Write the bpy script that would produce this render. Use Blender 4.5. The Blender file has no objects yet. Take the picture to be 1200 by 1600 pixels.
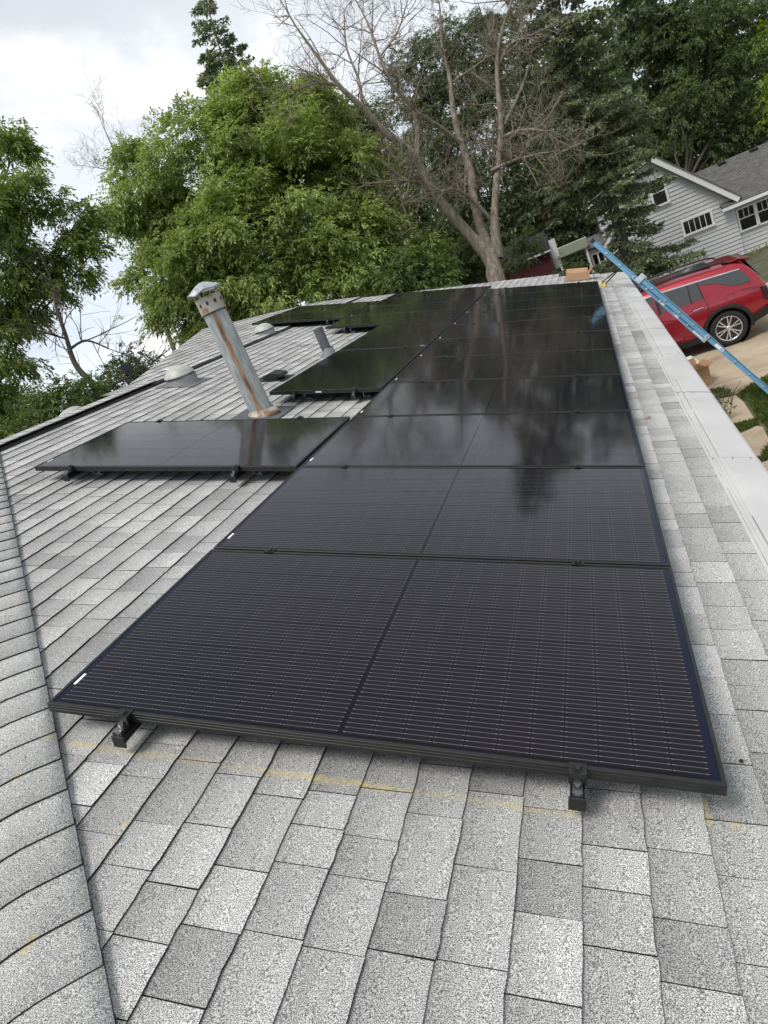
import bpy, math, random
import numpy as np
from mathutils import Vector, Matrix

random.seed(7)
RNG = np.random.default_rng(11)
sc = bpy.context.scene
col = sc.collection

# ------------------------------------------------------------------ camera
T = math.radians(17.8)                      # roof pitch
cT, sT = math.cos(T), math.sin(T)
M = np.array([[cT, 0, sT], [0, 1, 0], [-sT, 0, cT]])     # roof frame -> world
RC = np.array([[0.96099753, 0.25939434, -0.09590788],
               [0.01897095, -0.40780613, -0.91287144],
               [-0.2759055, 0.87544774, -0.39682164]])   # camera axes (right, down, forward) in the roof frame
CP = np.array([1.56063079, -1.26991092, 1.24926819])
CW = M @ CP
FPX = 1025.567
A = M @ RC.T
cd = bpy.data.cameras.new('camera')
cam = bpy.data.objects.new('camera', cd)
col.objects.link(cam)
cam.matrix_world = Matrix(((A[0, 0], -A[0, 1], -A[0, 2], CW[0]), (A[1, 0], -A[1, 1], -A[1, 2], CW[1]),
                           (A[2, 0], -A[2, 1], -A[2, 2], CW[2]), (0, 0, 0, 1)))
cd.sensor_fit = 'VERTICAL'
cd.sensor_height = 36
cd.lens = 36 * FPX / 1600
cd.clip_start = 0.05
cd.clip_end = 3000
sc.camera = cam


def at(px, py, depth):
    """point at a distance along the view axis"""
    v = np.array([(px - 600) / FPX, (py - 800) / FPX, 1.0]) * depth
    return CW + A @ v


def pix(P):
    Y = (np.asarray(P, float) - CW) @ A
    return 600 + FPX * Y[..., 0] / Y[..., 2], 800 + FPX * Y[..., 1] / Y[..., 2], Y[..., 2]


def RP(x, y, z=0.0):
    return M @ np.array([x, y, z], float)


ZR = -0.12                                   # shingle surface below the panel glass
GZ = -3.3                                    # ground level by the house

# ------------------------------------------------------------------ world, sun, exposure
SUN_EL, SUN_AZ = math.radians(62), math.radians(205)
w = bpy.data.worlds.new('World')
sc.world = w
w.use_nodes = True
nt = w.node_tree
nt.nodes.clear()


def N(tree, typ, **kw):
    n = tree.nodes.new(typ)
    for k, v in kw.items():
        if k.startswith('i_'):
            n.inputs[k[2:].replace('_', ' ')].default_value = v
        elif k.startswith('n_'):
            n.inputs[int(k[2:])].default_value = v
        else:
            setattr(n, k, v)
    return n


def ramp(tree, stops, interp='LINEAR'):
    r = tree.nodes.new('ShaderNodeValToRGB')
    r.color_ramp.interpolation = interp
    el = r.color_ramp.elements
    while len(el) < len(stops):
        el.new(0.5)
    for e, (p, c) in zip(el, stops):
        e.position = p
        e.color = (c, c, c, 1) if not hasattr(c, '__len__') else (*c, 1)
    return r


sky = N(nt, 'ShaderNodeTexSky', sky_type='NISHITA')
sky.sun_disc = False
sky.sun_elevation = SUN_EL
sky.sun_rotation = SUN_AZ
sky.air_density = 1.0
sky.dust_density = 1.5
tc = N(nt, 'ShaderNodeTexCoord')
sep = N(nt, 'ShaderNodeSeparateXYZ')
nt.links.new(tc.outputs['Generated'], sep.inputs[0])
den = N(nt, 'ShaderNodeMath', operation='ADD', n_1=0.22)
mx = N(nt, 'ShaderNodeMath', operation='MAXIMUM', n_1=0.0)
nt.links.new(sep.outputs[2], mx.inputs[0])
nt.links.new(mx.outputs[0], den.inputs[0])
dv = N(nt, 'ShaderNodeVectorMath', operation='DIVIDE')
cmb = N(nt, 'ShaderNodeCombineXYZ')
for i in range(3):
    nt.links.new(den.outputs[0], cmb.inputs[i])
nt.links.new(tc.outputs['Generated'], dv.inputs[0])
nt.links.new(cmb.outputs[0], dv.inputs[1])
mp = N(nt, 'ShaderNodeMapping')
mp.inputs['Scale'].default_value = (1, 1, 0)
mp.inputs['Location'].default_value = (20.12, 3.81, 0)
nt.links.new(dv.outputs[0], mp.inputs[0])
n1 = N(nt, 'ShaderNodeTexNoise', i_Scale=0.9, i_Detail=7.0, i_Roughness=0.55, i_Distortion=0.35)
n2 = N(nt, 'ShaderNodeTexNoise', i_Scale=0.6, i_Detail=3.0, i_Roughness=0.5)
for n_ in (n1, n2):
    nt.links.new(mp.outputs[0], n_.inputs['Vector'])
cover = ramp(nt, [(0.30, 0.82), (0.62, 1.0)])
nt.links.new(n2.outputs['Fac'], cover.inputs[0])
body = ramp(nt, [(0.34, (3.3, 3.65, 4.1)), (0.50, (4.1, 4.4, 4.75)), (0.60, (4.7, 4.9, 5.15)), (0.66, (6.8, 6.8, 6.8))])
nt.links.new(n1.outputs['Fac'], body.inputs[0])
mixs = N(nt, 'ShaderNodeMix', data_type='RGBA')
nt.links.new(cover.outputs[0], mixs.inputs[0])
nt.links.new(sky.outputs[0], mixs.inputs[6])
# thin overcast: paler towards the horizon, greyer overhead, as the sky in view
hz = ramp(nt, [(0.0, 1.36), (0.24, 1.2), (0.42, 0.96), (0.62, 0.88), (1.0, 0.84)])
nt.links.new(mx.outputs[0], hz.inputs[0])
hm = N(nt, 'ShaderNodeMix', data_type='RGBA', blend_type='MULTIPLY', n_0=1.0)
nt.links.new(body.outputs[0], hm.inputs[6])
nt.links.new(hz.outputs[0], hm.inputs[7])
nt.links.new(hm.outputs[2], mixs.inputs[7])
bg = N(nt, 'ShaderNodeBackground', i_Strength=0.1)
nt.links.new(mixs.outputs[2], bg.inputs[0])
wo = N(nt, 'ShaderNodeOutputWorld')
nt.links.new(bg.outputs[0], wo.inputs[0])

sl = bpy.data.lights.new('sun', 'SUN')
sl.energy = 1.5
sl.angle = math.radians(22)
sl.color = (1.0, 0.96, 0.9)
so = bpy.data.objects.new('sun', sl)
col.objects.link(so)
sdir = Vector((math.sin(SUN_AZ) * math.cos(SUN_EL), math.cos(SUN_AZ) * math.cos(SUN_EL), math.sin(SUN_EL)))
so.rotation_euler = sdir.to_track_quat('Z', 'Y').to_euler()
so.location = (0, -5, 30)

vs = sc.view_settings
vs.view_transform = 'Standard'
vs.look = 'None'
vs.exposure = 0.85
vs.gamma = 1.0
vs.use_curve_mapping = False
sc.cycles.use_denoising = True
sc.cycles.max_bounces = 8
sc.cycles.transparent_max_bounces = 8

# ------------------------------------------------------------------ materials
MAT = {}


def new_mat(name):
    m = bpy.data.materials.new(name)
    m.use_nodes = True
    t = m.node_tree
    b = t.nodes['Principled BSDF']
    MAT[name] = m
    return m, t, b


def coord(t, kind='Object', scale=None):
    c = N(t, 'ShaderNodeTexCoord')
    if scale is None:
        return c.outputs[kind]
    m = N(t, 'ShaderNodeMapping')
    m.inputs['Scale'].default_value = scale if hasattr(scale, '__len__') else (scale,) * 3
    t.links.new(c.outputs[kind], m.inputs[0])
    return m.outputs[0]


def plain(name, c, rough=0.6, metal=0.0, var=0.12, scale=8.0, bump=0.0, spec=0.5, coat=0.0):
    """one colour with a mild mottling"""
    m, t, b = new_mat(name)
    v = coord(t)
    n = N(t, 'ShaderNodeTexNoise', i_Scale=scale, i_Detail=5.0, i_Roughness=0.6)
    t.links.new(v, n.inputs['Vector'])
    r = ramp(t, [(0.25, tuple(x * (1 - var) for x in c)), (0.75, tuple(min(1, x * (1 + var)) for x in c))])
    t.links.new(n.outputs['Fac'], r.inputs[0])
    t.links.new(r.outputs[0], b.inputs['Base Color'])
    rr = ramp(t, [(0.3, max(0, rough - 0.08)), (0.7, min(1, rough + 0.08))])
    t.links.new(n.outputs['Fac'], rr.inputs[0])
    t.links.new(rr.outputs[0], b.inputs['Roughness'])
    b.inputs['Metallic'].default_value = metal
    b.inputs['Specular IOR Level'].default_value = spec
    if coat:
        b.inputs['Coat Weight'].default_value = coat
        b.inputs['Coat Roughness'].default_value = 0.04
    if bump:
        bp = N(t, 'ShaderNodeBump', i_Strength=bump, i_Distance=0.01)
        t.links.new(n.outputs['Fac'], bp.inputs['Height'])
        t.links.new(bp.outputs[0], b.inputs['Normal'])
    return m


def leaf_mat(name, dark, light, trans=0.35, rough=0.55):
    m, t, b = new_mat(name)
    g = N(t, 'ShaderNodeNewGeometry')
    r = ramp(t, [(0.0, dark), (0.6, tuple((a + c) / 2 for a, c in zip(dark, light))), (1.0, light)])
    t.links.new(g.outputs['Random Per Island'], r.inputs[0])
    # broad colour drift through the crown
    n = N(t, 'ShaderNodeTexNoise', i_Scale=0.7, i_Detail=3.0)
    t.links.new(coord(t), n.inputs['Vector'])
    hs = N(t, 'ShaderNodeHueSaturation')
    vr = ramp(t, [(0.3, 0.72), (0.7, 1.3)])
    t.links.new(n.outputs['Fac'], vr.inputs[0])
    t.links.new(vr.outputs[0], hs.inputs['Value'])
    t.links.new(r.outputs[0], hs.inputs['Color'])
    t.links.new(hs.outputs[0], b.inputs['Base Color'])
    b.inputs['Roughness'].default_value = rough
    b.inputs['Specular IOR Level'].default_value = 0.3
    tr = N(t, 'ShaderNodeBsdfTranslucent')
    hs2 = N(t, 'ShaderNodeHueSaturation', i_Value=1.5, i_Saturation=1.15)
    t.links.new(hs.outputs[0], hs2.inputs['Color'])
    t.links.new(hs2.outputs[0], tr.inputs[0])
    ms = N(t, 'ShaderNodeMixShader', n_0=trans)
    t.links.new(b.outputs[0], ms.inputs[1])
    t.links.new(tr.outputs[0], ms.inputs[2])
    t.links.new(ms.outputs[0], t.nodes['Material Output'].inputs[0])
    return m


def bark_mat(name, a, c, sc_=9.0):
    m, t, b = new_mat(name)
    v = coord(t, 'Object', (sc_, sc_, sc_ * 0.28))
    n = N(t, 'ShaderNodeTexNoise', i_Scale=1.6, i_Detail=8.0, i_Roughness=0.68)
    t.links.new(v, n.inputs['Vector'])
    r = ramp(t, [(0.3, a), (0.52, tuple((x + y) / 2 for x, y in zip(a, c))), (0.7, c)])
    t.links.new(n.outputs['Fac'], r.inputs[0])
    t.links.new(r.outputs[0], b.inputs['Base Color'])
    b.inputs['Roughness'].default_value = 0.9
    bp = N(t, 'ShaderNodeBump', i_Strength=0.7, i_Distance=0.03)
    t.links.new(n.outputs['Fac'], bp.inputs['Height'])
    t.links.new(bp.outputs[0], b.inputs['Normal'])
    return m


def shingle_mat():
    m, t, b = new_mat('shingle_granules')
    geo = N(t, 'ShaderNodeNewGeometry')
    mpn = N(t, 'ShaderNodeMapping')
    mpn.inputs['Rotation'].default_value = (0, -T, 0)
    t.links.new(geo.outputs['Position'], mpn.inputs[0])
    P = mpn.outputs[0]
    # coarse ceramic granules
    n1 = N(t, 'ShaderNodeTexNoise', i_Scale=430.0, i_Detail=2.0, i_Roughness=0.7)
    t.links.new(P, n1.inputs['Vector'])
    gr = ramp(t, [(0.37, (0.052, 0.051, 0.050)), (0.45, (0.19, 0.189, 0.184)), (0.53, (0.42, 0.418, 0.405)), (0.62, (0.69, 0.685, 0.66))])
    t.links.new(n1.outputs['Fac'], gr.inputs[0])
    # tone of the single tab, stored on its mesh
    at_ = N(t, 'ShaderNodeAttribute', attribute_name='tone')
    tr = ramp(t, [(0.0, 0.78), (0.5, 1.06), (1.0, 1.34)])
    t.links.new(at_.outputs['Fac'], tr.inputs[0])
    # the dark blend band printed along one end of a tab
    uv = N(t, 'ShaderNodeUVMap', uv_map='tab')
    su = N(t, 'ShaderNodeSeparateXYZ')
    t.links.new(uv.outputs[0], su.inputs[0])
    n2 = N(t, 'ShaderNodeTexNoise', i_Scale=34.0, i_Detail=3.0)
    t.links.new(P, n2.inputs['Vector'])
    ad = N(t, 'ShaderNodeMath', operation='MULTIPLY_ADD', n_1=0.35)
    t.links.new(n2.outputs['Fac'], ad.inputs[0])
    t.links.new(su.outputs[1], ad.inputs[2])
    band = ramp(t, [(0.15, 0.74), (0.62, 1.0), (1.0, 1.14)])
    t.links.new(ad.outputs[0], band.inputs[0])
    # weathering over several courses
    n3 = N(t, 'ShaderNodeTexNoise', i_Scale=1.7, i_Detail=5.0, i_Roughness=0.62)
    t.links.new(P, n3.inputs['Vector'])
    wr = ramp(t, [(0.3, 0.82), (0.5, 1.0), (0.7, 1.1)])
    t.links.new(n3.outputs['Fac'], wr.inputs[0])

    def mul(a, c):
        k = N(t, 'ShaderNodeMix', data_type='RGBA', blend_type='MULTIPLY', n_0=1.0)
        t.links.new(a, k.inputs[6])
        t.links.new(c, k.inputs[7])
        return k.outputs[2]
    c = mul(mul(mul(gr.outputs[0], tr.outputs[0]), band.outputs[0]), wr.outputs[0])
    # yellow chalk left by the roofers: layout line and a few strokes
    sp = N(t, 'ShaderNodeSeparateXYZ')
    t.links.new(P, sp.inputs[0])

    def mth(op, a, c=None, d=None):
        k = N(t, 'ShaderNodeMath', operation=op)
        for i, q in enumerate((a, c, d)):
            if q is None:
                continue
            if isinstance(q, (int, float)):
                k.inputs[i].default_value = q
            else:
                t.links.new(q, k.inputs[i])
        return k.outputs[0]

    def stroke(x0, x1, y0, y1, soft=0.006):
        """1 inside a rectangle of the roof plane"""
        cx, cy, hx, hy = (x0 + x1) / 2, (y0 + y1) / 2, (x1 - x0) / 2, (y1 - y0) / 2
        ax = mth('SUBTRACT', hx, mth('ABSOLUTE', mth('SUBTRACT', sp.outputs[0], cx)))
        ay = mth('SUBTRACT', hy, mth('ABSOLUTE', mth('SUBTRACT', sp.outputs[1], cy)))
        k = mth('DIVIDE', mth('MINIMUM', ax, ay), soft)
        cl = N(t, 'ShaderNodeClamp')
        t.links.new(k, cl.inputs[0])
        return cl.outputs[0]
    s = stroke(-0.02, 1.60, -0.058, -0.018, 0.018)
    for q in ((0.44, 0.462, -0.345, -0.255), (1.876, 1.895, -0.02, 0.12), (0.02, 0.055, -0.22, -0.18), (0.43, 0.46, -0.63, -0.58), (1.93, 1.99, -0.02, 0.01)):
        s = mth('MAXIMUM', s, stroke(*q))
    n4 = N(t, 'ShaderNodeTexNoise', i_Scale=55.0, i_Detail=4.0, i_Roughness=0.75)
    t.links.new(P, n4.inputs['Vector'])
    n5 = N(t, 'ShaderNodeTexNoise', i_Scale=6.0, i_Detail=2.0)
    t.links.new(P, n5.inputs['Vector'])
    cr = ramp(t, [(0.34, 0.0), (0.62, 0.55)])
    t.links.new(n4.outputs['Fac'], cr.inputs[0])
    cr2 = ramp(t, [(0.32, 0.15), (0.6, 1.0)])
    t.links.new(n5.outputs['Fac'], cr2.inputs[0])
    fac = mth('MULTIPLY', mth('MULTIPLY', s, cr.outputs[0]), cr2.outputs[0])
    ck = N(t, 'ShaderNodeMix', data_type='RGBA')
    t.links.new(fac, ck.inputs[0])
    t.links.new(c, ck.inputs[6])
    ck.inputs[7].default_value = (0.72, 0.52, 0.10, 1)
    t.links.new(ck.outputs[2], b.inputs['Base Color'])
    b.inputs['Roughness'].default_value = 0.85
    b.inputs['Specular IOR Level'].default_value = 0.35
    bp = N(t, 'ShaderNodeBump', i_Strength=0.55, i_Distance=0.0025)
    t.links.new(n1.outputs['Fac'], bp.inputs['Height'])
    t.links.new(bp.outputs[0], b.inputs['Normal'])
    return m


shingle_mat()
plain('asphalt_edge', (0.018, 0.018, 0.018), 0.9)
plain('black_anodised', (0.052, 0.052, 0.050), 0.46, metal=0.8, var=0.25, scale=25, spec=0.6)
plain('rail_metal', (0.02, 0.02, 0.021), 0.42, metal=0.6)
plain('bolt_steel', (0.35, 0.35, 0.36), 0.35, metal=1.0)
plain('white_label', (0.85, 0.85, 0.84), 0.5, var=0.03)
plain('gutter_white', (0.55, 0.537, 0.525), 0.42, var=0.10, scale=2.2)
plain('slot_dark', (0.16, 0.145, 0.14), 0.8)
plain('house_wall', (0.55, 0.55, 0.52), 0.8)
plain('dome_white', (0.43, 0.43, 0.39), 0.5, var=0.3, scale=9)
plain('dome_grey', (0.16, 0.16, 0.17), 0.6)
plain('vent_black', (0.012, 0.012, 0.013), 0.5)
plain('lead_pipe', (0.13, 0.145, 0.155), 0.5, metal=0.5, var=0.25, scale=14)
plain('cardboard', (0.42, 0.26, 0.15), 0.85, var=0.08)
plain('cardboard_in', (0.36, 0.20, 0.10), 0.9, var=0.08)
plain('ladder_blue', (0.15, 0.34, 0.50), 0.36, var=0.1, scale=5)
plain('aluminium', (0.62, 0.63, 0.64), 0.4, metal=0.9)
plain('rubber', (0.015, 0.015, 0.015), 0.75)
plain('yellow_rubber', (0.70, 0.52, 0.12), 0.6)
plain('trim_white', (0.80, 0.79, 0.78), 0.5, var=0.04)
plain('siding_grey', (0.56, 0.555, 0.55), 0.6, var=0.07, scale=2.0)
plain('window_dark', (0.014, 0.013, 0.012), 0.06, var=0.3, scale=1.5, spec=0.5)
plain('roof_grey', (0.13, 0.127, 0.118), 0.95, var=0.4, scale=3.5)
plain('shed_red', (0.085, 0.013, 0.014), 0.8, var=0.15)
plain('shed_roof', (0.02, 0.019, 0.019), 0.9, var=0.3)
plain('pale_roof', (0.15, 0.17, 0.12), 0.9, var=0.2)
plain('car_black', (0.014, 0.014, 0.015), 0.45, var=0.15)
plain('tyre_rubber', (0.017, 0.017, 0.018), 0.8, var=0.2, scale=30)
plain('rim_silver', (0.66, 0.66, 0.67), 0.24, metal=0.85)
plain('rim_dark', (0.03, 0.03, 0.032), 0.4)
plain('chrome', (0.80, 0.80, 0.80), 0.16, metal=1.0)
plain('car_glass', (0.045, 0.05, 0.05), 0.04, var=0.1, spec=1.0)
plain('tail_lamp', (0.32, 0.012, 0.015), 0.12, coat=0.6)
bark_mat('bark_dead', (0.085, 0.07, 0.052), (0.36, 0.305, 0.245), 5.0)
bark_mat('bark_dark', (0.028, 0.024, 0.02), (0.10, 0.085, 0.07), 8.0)
bark_mat('bark_spruce', (0.05, 0.042, 0.038), (0.15, 0.13, 0.115), 8.0)
leaf_mat('leaf_bright', (0.115, 0.16, 0.045), (0.40, 0.475, 0.155), 0.42)
leaf_mat('leaf_mid', (0.045, 0.078, 0.022), (0.15, 0.205, 0.06), 0.33)
leaf_mat('leaf_walnut', (0.07, 0.105, 0.026), (0.27, 0.34, 0.095), 0.42)
leaf_mat('leaf_deep', (0.048, 0.072, 0.026), (0.15, 0.19, 0.07), 0.32)
leaf_mat('leaf_yellow', (0.11, 0.17, 0.015), (0.26, 0.34, 0.03), 0.4)
leaf_mat('needle_spruce', (0.10, 0.13, 0.066), (0.29, 0.325, 0.18), 0.16)
leaf_mat('needle_dark', (0.055, 0.078, 0.036), (0.16, 0.195, 0.095), 0.18)
leaf_mat('grass_blade', (0.055, 0.09, 0.02), (0.16, 0.20, 0.055), 0.3)


def car_paint():
    m, t, b = new_mat('car_red')
    b.inputs['Base Color'].default_value = (0.36, 0.006, 0.012, 1)
    n = N(t, 'ShaderNodeTexNoise', i_Scale=900.0, i_Detail=1.0)
    t.links.new(coord(t), n.inputs['Vector'])
    r = ramp(t, [(0.35, (0.27, 0.004, 0.014)), (0.65, (0.38, 0.008, 0.024))])
    t.links.new(n.outputs['Fac'], r.inputs[0])
    t.links.new(r.outputs[0], b.inputs['Base Color'])
    b.inputs['Metallic'].default_value = 0.35
    b.inputs['Roughness'].default_value = 0.32
    b.inputs['Coat Weight'].default_value = 1.0
    b.inputs['Coat Roughness'].default_value = 0.03


car_paint()


def galvanised():
    m, t, b = new_mat('galvanised')
    v = coord(t, 'Object')
    s = N(t, 'ShaderNodeSeparateXYZ')
    t.links.new(v, s.inputs[0])
    n = N(t, 'ShaderNodeTexNoise', i_Scale=5.0, i_Detail=6.0, i_Roughness=0.6)
    st = N(t, 'ShaderNodeMapping')
    st.inputs['Scale'].default_value = (9, 9, 1.4)
    t.links.new(v, st.inputs[0])
    t.links.new(st.outputs[0], n.inputs['Vector'])
    base = ramp(t, [(0.3, (0.23, 0.26, 0.27)), (0.5, (0.38, 0.405, 0.405)), (0.62, (0.50, 0.51, 0.49)), (0.75, (0.40, 0.37, 0.31))])
    t.links.new(n.outputs['Fac'], base.inputs[0])
    # rust runs down the side that faces the hip end: angle about the axis
    an = N(t, 'ShaderNodeMath', operation='ARCTAN2')
    t.links.new(s.outputs[1], an.inputs[0])
    t.links.new(s.outputs[0], an.inputs[1])
    wv = N(t, 'ShaderNodeTexNoise', i_Scale=2.2, i_Detail=2.0, noise_dimensions='1D')
    t.links.new(s.outputs[2], wv.inputs['W'])
    off = N(t, 'ShaderNodeMath', operation='MULTIPLY_ADD', n_1=0.30, n_2=1.02)
    t.links.new(wv.outputs['Fac'], off.inputs[0])
    sm = N(t, 'ShaderNodeMath', operation='ADD')
    t.links.new(an.outputs[0], sm.inputs[0])
    t.links.new(off.outputs[0], sm.inputs[1])
    ab = N(t, 'ShaderNodeMath', operation='ABSOLUTE')
    t.links.new(sm.outputs[0], ab.inputs[0])
    n3 = N(t, 'ShaderNodeTexNoise', i_Scale=3.0, i_Detail=5.0)
    t.links.new(st.outputs[0], n3.inputs['Vector'])
    wd = N(t, 'ShaderNodeMath', operation='MULTIPLY_ADD', n_1=0.35)
    t.links.new(n3.outputs['Fac'], wd.inputs[0])
    t.links.new(ab.outputs[0], wd.inputs[2])
    rr = ramp(t, [(0.20, 0.95), (0.33, 0.8), (0.46, 0.0)])
    t.links.new(wd.outputs[0], rr.inputs[0])
    rc = ramp(t, [(0.35, (0.10, 0.045, 0.022)), (0.55, (0.30, 0.15, 0.06)), (0.7, (0.46, 0.31, 0.16))])
    t.links.new(n3.outputs['Fac'], rc.inputs[0])
    mxx = N(t, 'ShaderNodeMix', data_type='RGBA')
    t.links.new(rr.outputs[0], mxx.inputs[0])
    t.links.new(base.outputs[0], mxx.inputs[6])
    t.links.new(rc.outputs[0], mxx.inputs[7])
    t.links.new(mxx.outputs[2], b.inputs['Base Color'])
    b.inputs['Metallic'].default_value = 0.35
    b.inputs['Roughness'].default_value = 0.5


galvanised()


def rusty():
    m, t, b = new_mat('rusty_metal')
    n = N(t, 'ShaderNodeTexNoise', i_Scale=11.0, i_Detail=6.0)
    t.links.new(coord(t), n.inputs['Vector'])
    r = ramp(t, [(0.36, (0.42, 0.41, 0.38)), (0.52, (0.44, 0.38, 0.30)), (0.63, (0.27, 0.17, 0.11)), (0.74, (0.13, 0.08, 0.055))])
    t.links.new(n.outputs['Fac'], r.inputs[0])
    t.links.new(r.outputs[0], b.inputs['Base Color'])
    b.inputs['Metallic'].default_value = 0.2
    b.inputs['Roughness'].default_value = 0.6


rusty()


def solar_mats():
    # dark backsheet seen through the glass; blue coating sheen painted into its end margins
    m, t, b = new_mat('panel_laminate')
    sx = N(t, 'ShaderNodeSeparateXYZ')
    t.links.new(coord(t), sx.inputs[0])
    ab_ = N(t, 'ShaderNodeMath', operation='ABSOLUTE')
    t.links.new(sx.outputs[0], ab_.inputs[0])
    lr = ramp(t, [(0.88, (0.0035, 0.0035, 0.006)), (0.925, (0.005, 0.008, 0.024))])
    t.links.new(ab_.outputs[0], lr.inputs[0])
    t.links.new(lr.outputs[0], b.inputs['Base Color'])
    b.inputs['Roughness'].default_value = 0.07
    b.inputs['IOR'].default_value = 1.28
    # cells under glass: ribbons printed on near black silicon
    m, t, b = new_mat('panel_cell')
    uv = N(t, 'ShaderNodeUVMap', uv_map='cell')
    s = N(t, 'ShaderNodeSeparateXYZ')
    t.links.new(uv.outputs[0], s.inputs[0])
    k = N(t, 'ShaderNodeMath', operation='MULTIPLY', n_1=9.0)
    t.links.new(s.outputs[1], k.inputs[0])
    f = N(t, 'ShaderNodeMath', operation='FRACT')
    t.links.new(k.outputs[0], f.inputs[0])
    d = N(t, 'ShaderNodeMath', operation='SUBTRACT', n_1=0.5)
    t.links.new(f.outputs[0], d.inputs[0])
    a = N(t, 'ShaderNodeMath', operation='ABSOLUTE')
    t.links.new(d.outputs[0], a.inputs[0])
    r = ramp(t, [(0.026, 1.0), (0.038, 0.0)])
    t.links.new(a.outputs[0], r.inputs[0])
    # solder pads brighten the ribbon near both ends of a half cell
    e = N(t, 'ShaderNodeMath', operation='SUBTRACT', n_1=0.5)
    t.links.new(s.outputs[0], e.inputs[0])
    ea = N(t, 'ShaderNodeMath', operation='ABSOLUTE')
    t.links.new(e.outputs[0], ea.inputs[0])
    er = ramp(t, [(0.38, (0.17, 0.165, 0.17)), (0.42, (0.32, 0.31, 0.305)), (0.485, (0.32, 0.31, 0.305)), (0.497, (0.06, 0.06, 0.06))])
    t.links.new(ea.outputs[0], er.inputs[0])
    n = N(t, 'ShaderNodeTexNoise', i_Scale=2.0, i_Detail=3.0)
    t.links.new(coord(t), n.inputs['Vector'])
    sil = ramp(t, [(0.3, (0.0026, 0.0023, 0.0052)), (0.7, (0.0045, 0.0038, 0.0072))])
    t.links.new(n.outputs['Fac'], sil.inputs[0])
    mx_ = N(t, 'ShaderNodeMix', data_type='RGBA')
    t.links.new(r.outputs[0], mx_.inputs[0])
    t.links.new(sil.outputs[0], mx_.inputs[6])
    t.links.new(er.outputs[0], mx_.inputs[7])
    t.links.new(mx_.outputs[2], b.inputs['Base Color'])
    # dusty, lightly textured glass
    geo = N(t, 'ShaderNodeNewGeometry')
    n2 = N(t, 'ShaderNodeTexNoise', i_Scale=3.0, i_Detail=6.0, i_Roughness=0.7)
    t.links.new(geo.outputs['Position'], n2.inputs['Vector'])
    ro = ramp(t, [(0.35, 0.06), (0.7, 0.10)])
    t.links.new(n2.outputs['Fac'], ro.inputs[0])
    t.links.new(ro.outputs[0], b.inputs['Roughness'])
    b.inputs['IOR'].default_value = 1.38
    b.inputs['Specular Tint'].default_value = (1.0, 0.82, 0.90, 1)


solar_mats()


def concrete():
    m, t, b = new_mat('concrete')
    n = N(t, 'ShaderNodeTexNoise', i_Scale=0.9, i_Detail=8.0, i_Roughness=0.62)
    geo = N(t, 'ShaderNodeNewGeometry')
    t.links.new(geo.outputs['Position'], n.inputs['Vector'])
    r = ramp(t, [(0.28, (0.24, 0.18, 0.12)), (0.5, (0.40, 0.32, 0.225)), (0.72, (0.50, 0.42, 0.31))])
    t.links.new(n.outputs['Fac'], r.inputs[0])
    t.links.new(r.outputs[0], b.inputs['Base Color'])
    b.inputs['Roughness'].default_value = 0.9


concrete()


def soil():
    m, t, b = new_mat('ground')
    geo = N(t, 'ShaderNodeNewGeometry')
    n = N(t, 'ShaderNodeTexNoise', i_Scale=0.5, i_Detail=8.0, i_Roughness=0.65)
    t.links.new(geo.outputs['Position'], n.inputs['Vector'])
    r = ramp(t, [(0.35, (0.045, 0.065, 0.022)), (0.5, (0.075, 0.085, 0.035)), (0.65, (0.15, 0.12, 0.085))])
    t.links.new(n.outputs['Fac'], r.inputs[0])
    t.links.new(r.outputs[0], b.inputs['Base Color'])
    b.inputs['Roughness'].default_value = 0.95


soil()


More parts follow.
